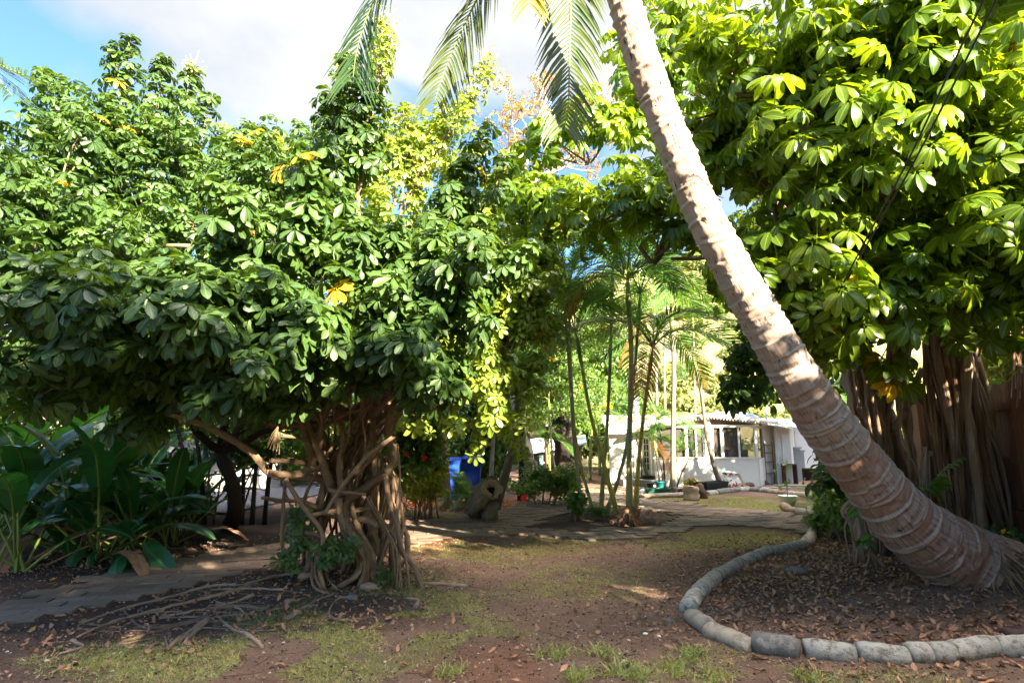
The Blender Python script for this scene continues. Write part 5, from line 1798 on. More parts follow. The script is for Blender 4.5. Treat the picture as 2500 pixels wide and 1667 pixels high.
# low drooping leaves that touch the path
mb = MB()
ll = thing('bird_of_paradise', 'low drooping paddle leaves touching the brick path', 'plant', tuple(gr(330, 1372)), 'broad-leaved clumps on the left')
for (px, py, px2, py2, Y, w) in ((350, 1325, 425, 1400, 7.6, .30), (300, 1350, 280, 1420, 7.3, .22), (210, 1330, 165, 1390, 7.8, .2), (240, 1340, 215, 1385, 7.7, .12)):
    a_, b_ = np.array(at(px, py, Y + .1)), np.array(at(px2, py2, Y - .25))
    n = 9
    d = b_ - a_
    T = d / np.linalg.norm(d)
    sd = np.cross(T, [0, -1.0, .2])
    sd /= np.linalg.norm(sd)
    nn = np.cross(sd, T)
    v, a = [], []
    for i in range(n):
        u = i / (n - 1)
        ww = w / 2 * math.sin(math.pi * min(1, .06 + u * .9)) ** .6
        c = a_ + d * u + nn * .06 * math.sin(u * 3.1)
        for s_ in (-1, -.5, 0, .5, 1):
            v.append(c + sd * ww * s_ - nn * abs(s_) * .03 + PRG.normal(0, .004, 3))
            a.append((abs(s_), u, .7, 0))
    q = [(i * 5 + j, i * 5 + 5 + j, i * 5 + 6 + j, i * 5 + 1 + j) for i in range(n - 1) for j in range(4)]
    mb = MB()
    mb.add(v, q, np.array(a, np.float32))
    mb.tube([a_ + np.array([.0, .25, -.25]), a_ + np.array([0, .1, .06]), a_], [.012, .01, .007], 6, 1)
    mb.build('leaf', ['paddle_leaf', 'petiole'], ll)


# ------------------------------------------------------------------ shrubs and low plants
def shrub(name, label, cs, rad, n, T, matname, rg, sc=(.8, 1.3), pal=.01, cat='shrub', flowers=None, group=None, stems=6, up=.6):
    g = gr(cs[0][0], cs[0][3]) if len(cs[0]) > 3 else None
    Y = cs[0][2]
    base = at(cs[0][0], 1100, Y)
    base.z = float(gz(base.x, base.y))
    root = thing(name, label, cat, tuple(base), group)
    mb = MB()
    sprigs(mb, T, [at(*c[:3]) for c in cs], rad, n, rg, sc, pal, up)
    mb.build('foliage', matname, root)
    sb = MB()
    for k in range(stems):
        c = at(*cs[k % len(cs)][:3])
        q = (base[0] * .6 + c.x * .4 + rg.normal(0, .12), base[1] * .6 + c.y * .4 + rg.normal(0, .12))
        sb.tube([(q[0], q[1], float(gz(*q)) - .02), ((q[0] + c.x) / 2, c.y, c.z * .5), tuple(c)], [.022, .016, .008], 6)
    sb.build('stems', 'bark_root', root)
    for f_ in flowers or ():
        fb = MB()
        c = np.array(at(*f_[:3]))
        ps = []
        for j in range(6):
            a_ = j * 1.047
            leaves(fb, [leaflet(.07, .06, OB_R, .5, .3, OB_P)], c[None], np.array([[math.cos(a_) * .6, -1, math.sin(a_) * .6]]), rg, (.9, 1.1), 0)
        fb.build('flower', f_[3], root)
    return root


srg = np.random.default_rng(1414)
shrub('hibiscus_bush', 'green shrub with red hibiscus flowers behind the tangled tree', [(srg.uniform(940, 1060), srg.uniform(1000, 1170), 12.2 + srg.normal(0, .3)) for _ in range(24)], (.38, .38, .3), 34, T_SPR, 'small_leaf', srg,
      flowers=[(992, 1108, 11.7, 'petal_red'), (1035, 1115, 11.7, 'petal_red'), (982, 1016, 11.7, 'petal_red'), (917, 981, 11.7, 'petal_red'), (1278, 1215, 11.8, 'petal_red')])
shrub('leafy_bush', 'yellow-green leafy bush at the foot of the hibiscus, left of the blue bin', [(srg.uniform(930, 1070), srg.uniform(1140, 1215), 11.8 + srg.normal(0, .3)) for _ in range(14)], (.32, .3, .22), 26, T_SPR, 'umbrella_leaf_sunny', srg)
shrub('leafy_bush', 'dense dark bush behind the paddle leaves at the left edge', [(srg.uniform(-120, 200), srg.uniform(1040, 1240), 11 + srg.normal(0, .4)) for _ in range(22)], (.5, .5, .4), 30, T_SPR, 'umbrella_leaf', srg, sc=(1, 1.6))
shrub('leafy_bush', 'dark bush behind the dark tree trunk at the left', [(srg.uniform(500, 680), srg.uniform(1010, 1110), 11.5 + srg.normal(0, .4)) for _ in range(18)], (.5, .5, .35), 30, T_SPR, 'umbrella_leaf', srg, sc=(1, 1.4))
shrub('leafy_bush', 'dark bush between the left tree and the tangled tree, above the driveway', [(srg.uniform(640, 900), srg.uniform(1000, 1120), 13 + srg.normal(0, .5)) for _ in range(20)], (.55, .5, .4), 30, T_SPR, 'small_leaf', srg, sc=(1, 1.4))
shrub('low_plants', 'low leafy plants below the cream cottage', [(srg.uniform(1280, 1400), srg.uniform(1150, 1195), 14.5 + srg.normal(0, .4)) for _ in range(14)], (.4, .4, .22), 24, T_SPR, 'small_leaf', srg, cat='plants')
shrub('low_plants', 'small leafy plant beside the tall cane stem on the brick island', [(1415, 1215, 11.9), (1410, 1235, 11.8), (1405, 1222, 11.8)], (.16, .14, .14), 16, T_SPR_L, 'palm_leaf', srg, (.5, .8), cat='plants', stems=3)
shrub('low_plants', 'tuft of green leaves at the foot of the splayed cane stems', [(1452, 1245, 11.9), (1470, 1248, 11.9)], (.14, .12, .06), 12, T_SPR, 'palm_leaf', srg, (.6, 1.0), cat='plants', stems=2)
shrub('low_plants', 'leafy low plants under the dark glossy bush right of the path', [(srg.uniform(2000, 2100), srg.uniform(1215, 1290), 9.6 + srg.normal(0, .3)) for _ in range(9)], (.2, .25, .15), 16, T_SPR, 'small_leaf', srg, cat='plants')
shrub('seedling', 'small plant with bright oval leaves beside the leaning trunk', [(2112, 1320, 6.7), (2125, 1312, 6.65), (2095, 1240, 6.9), (2110, 1262, 6.8)], (.07, .07, .05), 6, [leaflet(.17, .09, EL_R, .6, .25, EL_P)], 'palm_leaf', srg, (.6, 1.0), cat='plant', stems=4, up=1.2)
shrub('fern', 'dark feathery ground fern by the fence foot', [(2440, 1320, 6.9), (2480, 1330, 6.8), (2410, 1350, 6.7)], (.22, .2, .12), 20, T_SPR_S, 'fern_leaf', srg, (1.2, 2.0), cat='fern', stems=3)
shrub('leafy_bush', 'bushes seen over the top of the wooden fence', [(srg.uniform(2380, 2540), srg.uniform(800, 900), 10 + srg.normal(0, .4)) for _ in range(16)], (.5, .5, .4), 26, T_SPR, 'umbrella_leaf_sunny', srg, sc=(1, 1.5))

shrub('leafy_bush', 'dense dark bush behind the middle of the paddle leaves', [(srg.uniform(150, 480), srg.uniform(1000, 1230), 12.5 + srg.normal(0, .5)) for _ in range(40)], (.55, .5, .42), 36, T_SPR, 'umbrella_leaf', srg, sc=(1, 1.6))
# spiky young palm clump beside the hollow log
rg = np.random.default_rng(1515)
g0 = gr(1135, 1238)
root = thing('spiky_palm', 'spiky young palm clump with fan of narrow leaves beside the hollow log', 'plant', tuple(g0))
for k in range(20):
    M = Matrix.Translation(g0 + Vector((rg.normal(0, .12), rg.normal(0, .1), 0))) @ Matrix.Rotation(rg.uniform(0, 6.3), 4, 'Z') @ Matrix.Rotation(rg.normal(-.35, .3), 4, 'Y') @ Matrix.Scale(rg.uniform(.55, .85), 4)
    place(FR[k % 6], 'frond', root, M)
# ferns and shade palms by the root curtains
for (px, py, n, sc, lb, dd) in ((2200, 1300, 8, .8, 'dark fern palm between the two root curtains', 0), (1990, 1240, 10, .6, 'low dark palm at the bend of the log edging, with an orange dying frond', 2), (2040, 1180, 9, .7, 'dark palm under the glossy tree beside the leaning trunk', 0),
                                (2500, 1250, 6, .6, 'dark fern in the corner of the fence', 0)):
    g0 = gr(px, py)
    root = thing('fern_palm', lb, 'plant', tuple(g0), 'shade palms on the right')
    for k in range(n):
        M = Matrix.Translation(g0 + Vector((rg.normal(0, .05), rg.normal(0, .05), 0))) @ Matrix.Rotation(k * 2.4, 4, 'Z') @ Matrix.Rotation(rg.normal(-.35, .25), 4, 'Y') @ Matrix.Scale(sc * rg.uniform(.8, 1.2), 4)
        o = place(FR_DEAD if k < dd else FR[k % 6], 'frond', root, M)
        if k < dd:
            tag(o, 'dying orange-brown frond')
# split-leaf philodendron leaf cluster in front of the curtain roots
root = thing('philodendron', 'split-leaf plant hanging in front of the right root curtain', 'plant', tuple(gr(2330, 1330)))
for (a_, b_) in (((2270, 1190, 6.7), (2345, 1120, 6.6)), ((2300, 1220, 6.8), (2240, 1190, 6.6)), ((2290, 1210, 6.8), (2300, 1170, 6.5))):
    A_, B_ = at(*a_), at(*b_)
    m = frond_mesh([A_, (A_ + B_) / 2 + Vector((0, 0, .04)), B_], .17, 8, rg, wid=.055, droop=.7, sweep=.45, vee=.1, rach=.008, gap0=.15)
    m.build('leaf', ['palm_leaf', 'petiole'], root)
mb = MB()
mb.tube([gr(2320, 1325), at(2300, 1240, 6.9), at(2285, 1200, 6.8)], [.018, .014, .01], 7)
mb.build('stem', 'petiole', root)

# ------------------------------------------------------------------ log-shaped concrete edging
E0 = 1600.0, 1150.0
ES = 900 / 2352.0


def e2(x, y):
    return (E0[0] + x * ES, E0[1] + y * ES)


SEG = [(e2(205, 905), e2(262, 815), 'concrete_light', 'cut tan end face and pale top, at the sharp bend of the edging'),
       (e2(232, 940), e2(345, 1040), 'concrete_tan', 'mottled tan piece just below the sharp bend, with a cut at its lower end'),
       (e2(345, 1045), e2(400, 1070), 'concrete_tan', 'short stub in the gap between the two tan pieces below the bend'),
       (e2(385, 1055), e2(615, 1150), 'concrete_tan', 'long weathered tan piece, second largest below the bend, squared end facing the front'),
       (e2(625, 1130), e2(925, 1190), 'concrete_dark', 'dark grey speckled piece, darkest of the front run'),
       (e2(952, 1180), e2(1275, 1200), 'concrete_light', 'pale grey piece just right of the dark speckled one'),
       (e2(1295, 1195), e2(1610, 1205), 'concrete_light', 'pale grey piece partly covered by soil, in the middle of the front run'),
       (e2(1610, 1200), e2(1745, 1195), 'concrete_light', 'short cracked pale piece under a dry leaf'),
       (e2(1750, 1195), e2(1905, 1190), 'concrete_light', 'white patched piece just right of the cracked short one'),
       (e2(1880, 1180), e2(2170, 1140), 'concrete_light', 'grey piece with white patches, second from the right edge of the photo'),
       (e2(2160, 1135), e2(2480, 1140), 'concrete_light', 'pale piece cut by the right edge of the photo'),
       ((2552, 1586), (2680, 1592), 'concrete_light', 'weathered piece just outside the right edge of the photo'),
       ((2684, 1592), (2820, 1606), 'concrete_tan', 'tan piece farthest out past the right edge of the photo'),
       (e2(268, 808), e2(385, 700), 'concrete_light', 'first pale piece of the long curve above the sharp bend'),
       (e2(388, 697), e2(505, 620), 'concrete_light', 'second pale piece of the long curve above the bend'),
       (e2(508, 618), e2(620, 570), 'concrete_light', 'third pale piece of the long curve above the bend'),
       (e2(622, 569), e2(740, 532), 'concrete_light', 'fourth pale piece of the long curve, beside a scrap of bark'),
       (e2(742, 531), e2(850, 508), 'concrete_light', 'fifth pale piece of the long curve, half sunk in mulch'),
       (e2(852, 507), e2(940, 480), 'concrete_light', 'last flat piece of the long curve, just below the fat light one'),
       (e2(950, 475), e2(1000, 425), 'concrete_light', 'fat rounded light piece where the curve turns toward the trees'),
       (e2(998, 420), e2(1040, 365), 'concrete_tan', 'upright-leaning tan piece beyond the fat rounded one'),
       (e2(1045, 362), e2(1120, 325), 'concrete_brown', 'brownish piece at the right tip of the edging beside the dark mulch'),
       (e2(1120, 310), e2(1060, 292), 'concrete_tan', 'short tan piece turning back at the right tip of the edging'),
       (e2(1055, 295), e2(990, 285), 'concrete_dark', 'dark piece between the right tip and the round tan ones'),
       (e2(985, 285), e2(915, 272), 'concrete_tan', 'round tan piece with a visible cut face, right of the white pot'),
       (e2(905, 270), e2(850, 260), 'concrete_brown', 'brown-tan piece below the white pot'),
       (e2(850, 258), e2(822, 235), 'concrete_brown', 'dark brown piece at the left tip of the loop below the white pot'),
       (e2(1000, 180), e2(965, 165), 'concrete_tan', 'curled tan piece at the right end of the far run'),
       (e2(965, 165), e2(905, 155), 'concrete_tan', 'orange-tan piece at the right of the far run'),
       (e2(900, 156), e2(840, 152), 'concrete_tan', 'tan piece behind the white pot plant'),
       (e2(838, 150), e2(790, 144), 'concrete_brown', 'brownish piece of the far run left of the potted plant'),
       (e2(788, 143), e2(732, 138), 'concrete_tan', 'light tan piece of the far run, two left of the potted plant'),
       (e2(730, 137), e2(672, 131), 'concrete_light', 'cream piece of the far run right of the dark one'),
       (e2(670, 131), e2(605, 128), 'concrete_dark', 'dark band piece of the far run, right of the cream one'),
       (e2(603, 127), e2(535, 128), 'concrete_light', 'cream piece of the far run between two dark bands'),
       (e2(533, 129), e2(465, 134), 'concrete_dark', 'dark piece of the far run in front of the black planter'),
       (e2(463, 135), e2(390, 146), 'concrete_dark', 'greyish piece of the far run under the black planter'),
       (e2(388, 147), e2(325, 152), 'concrete_light', 'pale piece of the far run just right of the stump')]
lrg = np.random.default_rng(1616)
for (a_, b_, m_, lb) in SEG:
    pa, pb = gr(*a_), gr(*b_)
    d = (pb - pa)
    n = max(4, int(d.length / .05))
    dist = (pa + pb).length / 2
    r_ = (.083 if dist < 12 else .10) * lrg.uniform(.92, 1.04)
    sink, kick, yaw = lrg.uniform(.25, .48), lrg.normal(0, .005), lrg.normal(0, .006)
    mb = MB()
    pts, rr = [], []
    for i in range(n + 1):
        u = i / n
        p = pa.lerp(pb, u)
        zg = float(gz(p.x, p.y))
        pts.append((p.x + lrg.normal(0, .002) + yaw * (u - .5), p.y + yaw * (u - .5) * 2, zg + r_ * sink + kick * (u - .5) * 3))
        e = min(u, 1 - u) * d.length
        rr.append(r_ * (.90 if e < .01 else 1) * (1 + lrg.normal(0, .014)))
    mb.tube(pts, rr, 22, 0, .014, smooth_n=1)
    o = mb.build('edging_log', m_)
    tag(o, 'log-shaped concrete edging: ' + lb if len(('log-shaped concrete edging: ' + lb).split()) <= 16 else 'edging: ' + lb, 'garden edging', 'log-shaped concrete edging pieces round the bed')
# thin timber kerb left of the stump
mb = MB()
pa, pb = gr(1555, 1216), gr(1675, 1212)
mb.tube([(pa.x, pa.y, .05), (pb.x, pb.y, .05)], .07, 12, 0, .03)
tag(mb.build('edging_log', 'concrete_tan'), 'long low tan edging beam in front of the green trough', 'garden edging', 'log-shaped concrete edging pieces round the bed')

# ------------------------------------------------------------------ white house
def X_(px, Y, py=1110):
    return at(px, py, Y).x


def Z_(py, Y):
    return at(1700, py, Y).z


HS = thing('house', 'low white house with screened gabled porch and glass doors', 'house', (6.7, 22, 0))
Yp = 20.0
xl, xr, xe = X_(1597, Yp), X_(1847, Yp), X_(1862, 21.0)
zs, zb_ = Z_(1119, Yp), Z_(1043, Yp)
mb = MB()
mb.wall((xl, Yp), (xr, Yp), -.05, zs, .14)
mb.wall((xr + .02, Yp + .02), (xe, 21.0), -.05, zs, .14)
mb.wall((xl, Yp + .08), (xl, 20.44), -.05, 2.0, .14)
mb.build('porch_wall', 'white_wall', HS)
# sill, top beam, posts
mb = MB()
mb.box(((xl + xr) / 2, Yp - .02, zs + .02), (xr - xl + .1, .2, .05))
mb.box(((xl + xr) / 2, Yp - .02, zb_ + .04), (xr - xl + .1, .12, .09))
for px in (1600, 1676, 1764, 1846):
    mb.box((X_(px, Yp), Yp - .03, (zs + zb_) / 2), (.09, .10, zb_ - zs - .01))
mb.box((X_(1729, Yp), Yp - .04, (zs + 2.45) / 2 + .02), (.20, .12, 2.42 - zs))
for px in (1701, 1720, 1742, 1806):
    mb.box((X_(px, Yp), Yp + .01, (zs + zb_) / 2), (.05, .06, zb_ - zs - .01))
mb.wall((xr, Yp), (xe, 21.0), zs + 1.02, zs + 1.12, .1)
mb.build('window_frame', 'white_paint', HS)
# screens
for a_, b_ in ((1600, 1676), (1676, 1720), (1738, 1764), (1764, 1846)):
    mb = MB()
    mb.box(((X_(a_, Yp) + X_(b_, Yp)) / 2, Yp + .05, (zs + zb_) / 2), (X_(b_, Yp) - X_(a_, Yp), .006, zb_ - zs))
    mb.build('window_screen', 'screen', HS)
mb = MB()
mb.wall((xr, Yp + .05), (xe, 21.0), zs, zs + 1.05, .006)
mb.build('window_screen', 'screen', HS)
zp = Z_(1012, Yp)
xp = X_(1727, Yp)
x0e, x1e = X_(1540, Yp), X_(1894, Yp)
z0e, z1e = Z_(1050, Yp), Z_(1030, Yp)
# gable infill under the roof
mb = MB()
for xa, za, xb, zb2 in ((xl, zb_ + .09, xp, zp - .06), (xp, zp - .06, xr, zb_ + .12)):
    zl = zb_ + .09
    v = [(xa, Yp + .06, zl), (xb, Yp + .06, zl), (xb, Yp + .06, max(zb2, zl)), (xa, Yp + .06, max(za, zl)), (xa, Yp + .09, zl), (xb, Yp + .09, zl), (xb, Yp + .09, max(zb2, zl)), (xa, Yp + .09, max(za, zl))]
    mb.add(v, [(0, 1, 2, 3), (5, 4, 7, 6), (3, 2, 6, 7)], None, 0, False)
mb.build('gable', 'wood_inside', HS)


def slab(mb, p, th, mi=0):
    """sloping slab from 4 top corners"""
    p = [Vector(q) for q in p]
    v = [tuple(q) for q in p] + [(q.x, q.y, q.z - th) for q in p]
    mb.add(v, [(0, 1, 2, 3), (7, 6, 5, 4), (0, 4, 5, 1), (1, 5, 6, 2), (2, 6, 7, 3), (3, 7, 4, 0)], None, mi, False)


rf = MB()
slab(rf, [(x0e, Yp - .35, z0e), (xp, Yp - .35, zp), (xp, 27, zp + .15), (x0e, 27, z0e + .5)], .05)
slab(rf, [(xp, Yp - .35, zp), (x1e, Yp - .35, z1e), (x1e + .3, 27, z1e + .45), (xp, 27, zp + .15)], .05)
slab(rf, [(x1e - .2, 20.3, z1e - .02), (X_(1938, 20.6), 20.3, Z_(1043, 20.6)), (X_(1960, 27), 27, z1e + .35), (x1e, 27, z1e + .42)], .05)
RF = rf.build('roof', 'roof_white', HS)
mb = MB()
slab(mb, [(x0e, Yp - .385, z0e + .01), (xp, Yp - .385, zp + .01), (xp, Yp - .355, zp + .01), (x0e, Yp - .355, z0e + .01)], .10)
slab(mb, [(xp, Yp - .385, zp + .01), (x1e, Yp - .385, z1e + .01), (x1e, Yp - .355, z1e + .01), (xp, Yp - .355, zp + .01)], .10)
mb.build('fascia', 'roof_edge', HS)
mb = MB()
mb.lathe((X_(1790, 22.5), 22.5, zp - .05), [(1.1, 0), (1.05, .10), (.8, .2), (.4, .27), (.01, .29)], 24, sy=.6)
mb.build('skylight', 'metal_grey', HS)
mb = MB()
mb.tube([(X_(1553, 24), 24, 1.8), (X_(1553, 24), 24, Z_(962, 24))], .20, 16, smooth_n=1)
mb.build('vent_pipe', 'metal_grey', HS)
mb = MB()
mb.tube([(X_(1878, 24), 24, 2.2), (X_(1878, 24), 24, Z_(1005, 24))], .05, 8, smooth_n=1)
mb.build('vent_pipe', 'metal_grey', HS)
# porch interior
mb = MB()
mb.box(((xl + xr) / 2, 23.2, 1.2), (xr - xl + 1.5, .1, 2.5))
mb.build('inner_wall', 'wood_inside', HS)
for a_, b_, t_, bt, m_ in ((1684, 1700, 1060, 1117, 'dark_glass'), (1741, 1760, 1066, 1112, 'dark_glass'), (1772, 1784, 1062, 1095, 'wood_orange'), (1704, 1716, 1068, 1115, 'white_paint'), (1788, 1797, 1062, 1092, 'metal_grey')):
    mb = MB()
    Yi = 23.1
    mb.box(((X_(a_, Yi) + X_(b_, Yi)) / 2, Yi, (Z_(t_, Yi) + Z_(bt, Yi)) / 2), (X_(b_, Yi) - X_(a_, Yi), .06, Z_(t_, Yi) - Z_(bt, Yi)))
    mb.build('inner_door', m_, HS)
mb = MB()
mb.box(((X_(1773, 21.5) + X_(1818, 21.5)) / 2, 21.5, .95), (.75, .5, .5))
mb.box(((X_(1773, 21.5) + X_(1818, 21.5)) / 2, 21.8, 1.1), (.75, .12, .5))
mb.build('cabinet', 'wood_inside', HS)
# right-hand walls
mb = MB()
mb.wall((xe, 21.02), (X_(1896, 21.6), 21.6), -.05, 2.25, .12)
mb.wall((X_(1896, 21.0), 21.0), (X_(1930, 21.0), 21.0), -.05, Z_(1040, 21.0), .12)
mb.wall((X_(1930, 21.0), 21.08), (X_(1938, 23.5), 23.5), -.05, 2.2, .12)
mb.build('wall', 'white_wall', HS)
mb = MB()
mb.wall((X_(1942, 26), 26), (X_(2010, 26), 26), -.05, Z_(1030, 26), .15)
mb.build('wall', 'white_wall', HS)
mb = MB()
for px in (1895, 1912):
    mb.box((X_(px, 20.9), 20.9, 1.05), (.035, .03, 2.1))
mb.build('trim', 'white_paint', HS)
# left wing with glass doors
Yl = 20.5
mb = MB()
zt_ = Z_(1056, Yl)
for a_, b_ in ((1488, 1544), (1589, 1594)):
    mb = MB()
    mb.box(((X_(a_, Yl) + X_(b_, Yl)) / 2, Yl, zt_ / 2), (X_(b_, Yl) - X_(a_, Yl), .14, zt_ + .1))
    mb.build('wall', 'white_wall', HS)
mb = MB()
mb.box(((X_(1544, Yl) + X_(1589, Yl)) / 2, Yl, zt_ - .03), (X_(1589, Yl) - X_(1544, Yl), .14, .16))
mb.build('lintel', 'white_wall', HS)
for k, (a_, b_) in enumerate(((1546, 1562), (1566, 1588))):
    xa, xb = X_(a_, Yl), X_(b_, Yl)
    zt2, zb2 = zt_ - .12, .28
    d_ = MB()
    cx, w = (xa + xb) / 2, xb - xa
    for zz_ in (zb2 + .12, zt2 - .05):
        d_.box((cx, Yl - .05, zz_), (w, .05, .24 if zz_ < 1 else .10))
    for xx in (xa + .04, xb - .04):
        d_.box((xx, Yl - .052, (zb2 + zt2) / 2), (.08, .05, zt2 - zb2))
    for i in range(1, 2 if k == 0 else 3 - 1):
        d_.box((xa + w * i / 2, Yl - .058, (zb2 + zt2) / 2 + .1), (.025, .03, zt2 - zb2 - .3))
    for i in range(1, 5):
        d_.box((cx, Yl - .06, zb2 + .24 + (zt2 - zb2 - .3) * i / 5), (w - .1, .028, .025))
    D_ = d_.build('door', 'white_paint', HS)
    g_b = MB()
    g_b.box((cx, Yl - .035, (zb2 + zt2) / 2), (w - .06, .012, zt2 - zb2))
    g_b.build('pane', 'dark_glass', D_)
mb = MB()
mb.box((X_(1570, Yl - .4), Yl - .5, .12), (1.6, .8, .22))
mb.build('step', 'grey_wall', HS)
rf = MB()
slab(rf, [(X_(1478, Yl), Yl - .4, Z_(1054, Yl - .4)), (X_(1610, Yl), Yl - .4, Z_(1052, Yl - .4)), (X_(1700, 28), 28, Z_(1014, 28)), (X_(1470, 28), 28, Z_(1014, 28))], .08)
rf.build('roof', 'roof_white', HS)
# string lights along the eaves
SL = thing('string_lights', 'string of small white bulbs along the porch eaves', 'string lights', (xp, Yp - .4, zp))
mb = MB()
pts = [(X_(1660, Yp), Yp - .42, Z_(1027, Yp)), (xp, Yp - .42, zp - .08), (x1e, Yp - .42, z1e - .07), (X_(1936, 20.3), 20.0, Z_(1046, 20.3))]
mb.tube(pts, .008, 4, smooth_n=1)
mb.build('cord', 'cable_black', SL)
for a_, b_, n in ((0, 1, 9), (1, 2, 22), (2, 3, 8)):
    for i in range(n):
        u = (i + .5) / n
        p = [pts[a_][k] * (1 - u) + pts[b_][k] * u for k in range(3)]
        mb = MB()
        mb.lathe((p[0], p[1], p[2] - .075), [(.002, 0), (.018, .012), (.022, .032), (.012, .055), (.008, .07)], 8)
        mb.build('bulb', 'bulb', SL)

# cottage with green shutters, farther left
Yc = 27.0
CG = thing('cottage', 'cream cottage with green shutters and white roof glimpsed behind the palms', 'house', (X_(1310, Yc), Yc, 0))
mb = MB()
mb.box(((X_(1290, Yc) + X_(1420, Yc)) / 2, Yc, Z_(1090, Yc) / 2), (X_(1420, Yc) - X_(1290, Yc), .2, Z_(1090, Yc) + .1))
mb.build('wall', 'beige_wall', CG)
mb = MB()
slab(mb, [(X_(1225, Yc), Yc - 1, Z_(1108, Yc)), (X_(1290, Yc), Yc - 1, Z_(1106, Yc)), (X_(1345, Yc), Yc + .5, Z_(1085, Yc)), (X_(1345, 31), 31, Z_(1060, 31))], .08)
slab(mb, [(X_(1290, Yc), Yc - .5, Z_(1104, Yc)), (X_(1430, Yc), Yc - .5, Z_(1080, Yc)), (X_(1430, 31), 31, Z_(1058, 31)), (X_(1290, 31), 31, Z_(1062, 31))], .08)
mb.build('roof', 'roof_white', CG)
for px in (1299, 1320):
    mb = MB()
    mb.box((X_(px, Yc), Yc - .13, Z_(1132, Yc)), (.16, .05, 1.0))
    mb.build('shutter', 'shutter_green', CG)
mb = MB()
mb.box((X_(1310, Yc), Yc - .12, Z_(1132, Yc)), (.34, .04, .9))
mb.build('window', 'dark_glass', CG)
mb = MB()
mb.box((X_(1336, Yc), Yc - .2, Z_(1115, Yc)), (.16, .16, .28))
mb.build('wall_lamp', 'plastic_black', CG)

# beige building and grey garden wall on the far left
mb = MB()
Yb = 19.0
BB = thing('building', 'plain pinkish-beige building wall behind the paddle leaves', 'building', (X_(120, Yb), Yb, 0))
mb.box(((X_(-900, Yb) + X_(400, Yb)) / 2, Yb, 1.7), (X_(400, Yb) - X_(-900, Yb), .3, 3.5))
mb.build('wall', 'beige_wall', BB)
mb = MB()
mb.box(((X_(-900, Yb) + X_(400, Yb)) / 2, Yb - .1, 3.5), (X_(400, Yb) - X_(-900, Yb) + .4, .8, .14))
mb.build('eave', 'roof_edge', BB)
mb = MB()
Yw = 16.5
mb.wall((X_(360, Yw), Yw), (X_(600, Yw), Yw + 2.5), 0, Z_(1075, Yw), .2)
tag(mb.build('garden_wall', 'grey_wall'), 'pale grey rendered garden wall beyond the driveway', 'wall')
# far hedge backs up the gaps low on the left and centre
shrub('hedge', 'dark tall hedge beyond the driveway at the left', [(srg.uniform(380, 900), srg.uniform(960, 1130), 21 + srg.normal(0, .6)) for _ in range(70)], (.9, .8, .7), 40, T_SPR, 'small_leaf', srg, sc=(1.6, 2.6))
shrub('hedge', 'mixed green hedge behind the blue bin and slim palms', [(srg.uniform(900, 1250), srg.uniform(930, 1180), 19 + srg.normal(0, .6)) for _ in range(60)], (.8, .8, .6), 40, T_SPR, 'small_leaf', srg, sc=(1.5, 2.4))
shrub('hedge', 'high tree hedge behind the cream cottage', [(srg.uniform(1100, 1520), srg.uniform(830, 1080), 32 + srg.normal(0, 1.0)) for _ in range(70)], (1.6, 1.5, 1.2), 44, T_SPR, 'small_leaf', srg, sc=(2.5, 4.0))

# hillside scrub
hrg = np.random.default_rng(1717)
mb = MB()
m = 1500
xs, ys = hrg.uniform(-70, 110, m), 34 + 62 * hrg.random(m) ** .8
cl_ = vn(xs, ys, .12, 3)
ks = cl_ > .35
xs, ys = xs[ks], ys[ks]
for x, y in zip(xs, ys):
    s_ = hrg.uniform(.6, 2.0)
    z = float(zt(x, y))
    v = hrg.normal(0, 1, (34, 3))
    v /= np.linalg.norm(v, axis=1)[:, None]
    v[:, 2] = np.abs(v[:, 2])
    leaves(mb, T_SPR, np.array([x, y, z]) + v * np.array([s_, s_, s_ * .8]) * hrg.uniform(.6, 1, (34, 1)), v + [0, 0, .6], hrg, (2.5 * s_, 4 * s_), 0, tint=hrg.random())
tag(mb.build('hillside_scrub', 'pale_leaf'), 'sunlit yellow-green scrub covering the hillside', 'scrub', kind='stuff')

# ------------------------------------------------------------------ pots and yard clutter
def pot(name, label, px, py, r0, r1, h, m_, plant=None, cat='pot', group=None, k=24):
    g = gr(px, py)
    root = thing(name, label, cat, (g.x, g.y, g.z), group)
    mb = MB()
    z = float(gz(g.x, g.y))
    mb.lathe((g.x, g.y, z), [(.002, 0), (r0 * .96, 0), (r0, .01), (r1, h - .02), (r1 * 1.06, h - .02), (r1 * 1.06, h), (r1 * .94, h), (r1 * .92, h - .04), (.002, h - .05)], k)
    mb.build('pot', m_, root)
    return root, g, z


root, g, z = pot('potted_plant', 'white round pot with a thin young shrub on the lawn edge', 1925, 1237, .14, .20, .26, 'plastic_white', cat='potted plant')
mb = MB()
base = Vector((g.x, g.y, z + .2))
tip = at(1910, 1118, g.y)
mb.tube([base, base.lerp(tip, .5) + Vector((.03, 0, 0)), tip], [.012, .009, .005], 6)
mb.tube([base.lerp(tip, .4), at(1925, 1170, g.y)], [.006, .003], 5)
mb.build('stem', 'bark_root', root)
mb = MB()
pos = np.array([list(at(1910 + dx, yy, g.y)) for dx, yy in ((-8, 1120), (6, 1122), (-14, 1130), (10, 1132), (-4, 1140), (12, 1142), (-10, 1150), (8, 1152), (0, 1115))])
leaves(mb, [leaflet(.10, .06, OB_R, .3, .2, OB_P)], pos, np.tile([0, -.8, .7], (9, 1)) + srg.normal(0, .3, (9, 3)), srg, (.8, 1.2), 0)
sprigs(mb, T_SPR_S, [at(1916, 1182, g.y), at(1906, 1190, g.y), at(1924, 1176, g.y)], (.06, .06, .05), 7, srg, (.5, .8), 0, tint=1.2)
mb.build('leaves', 'small_leaf', root)

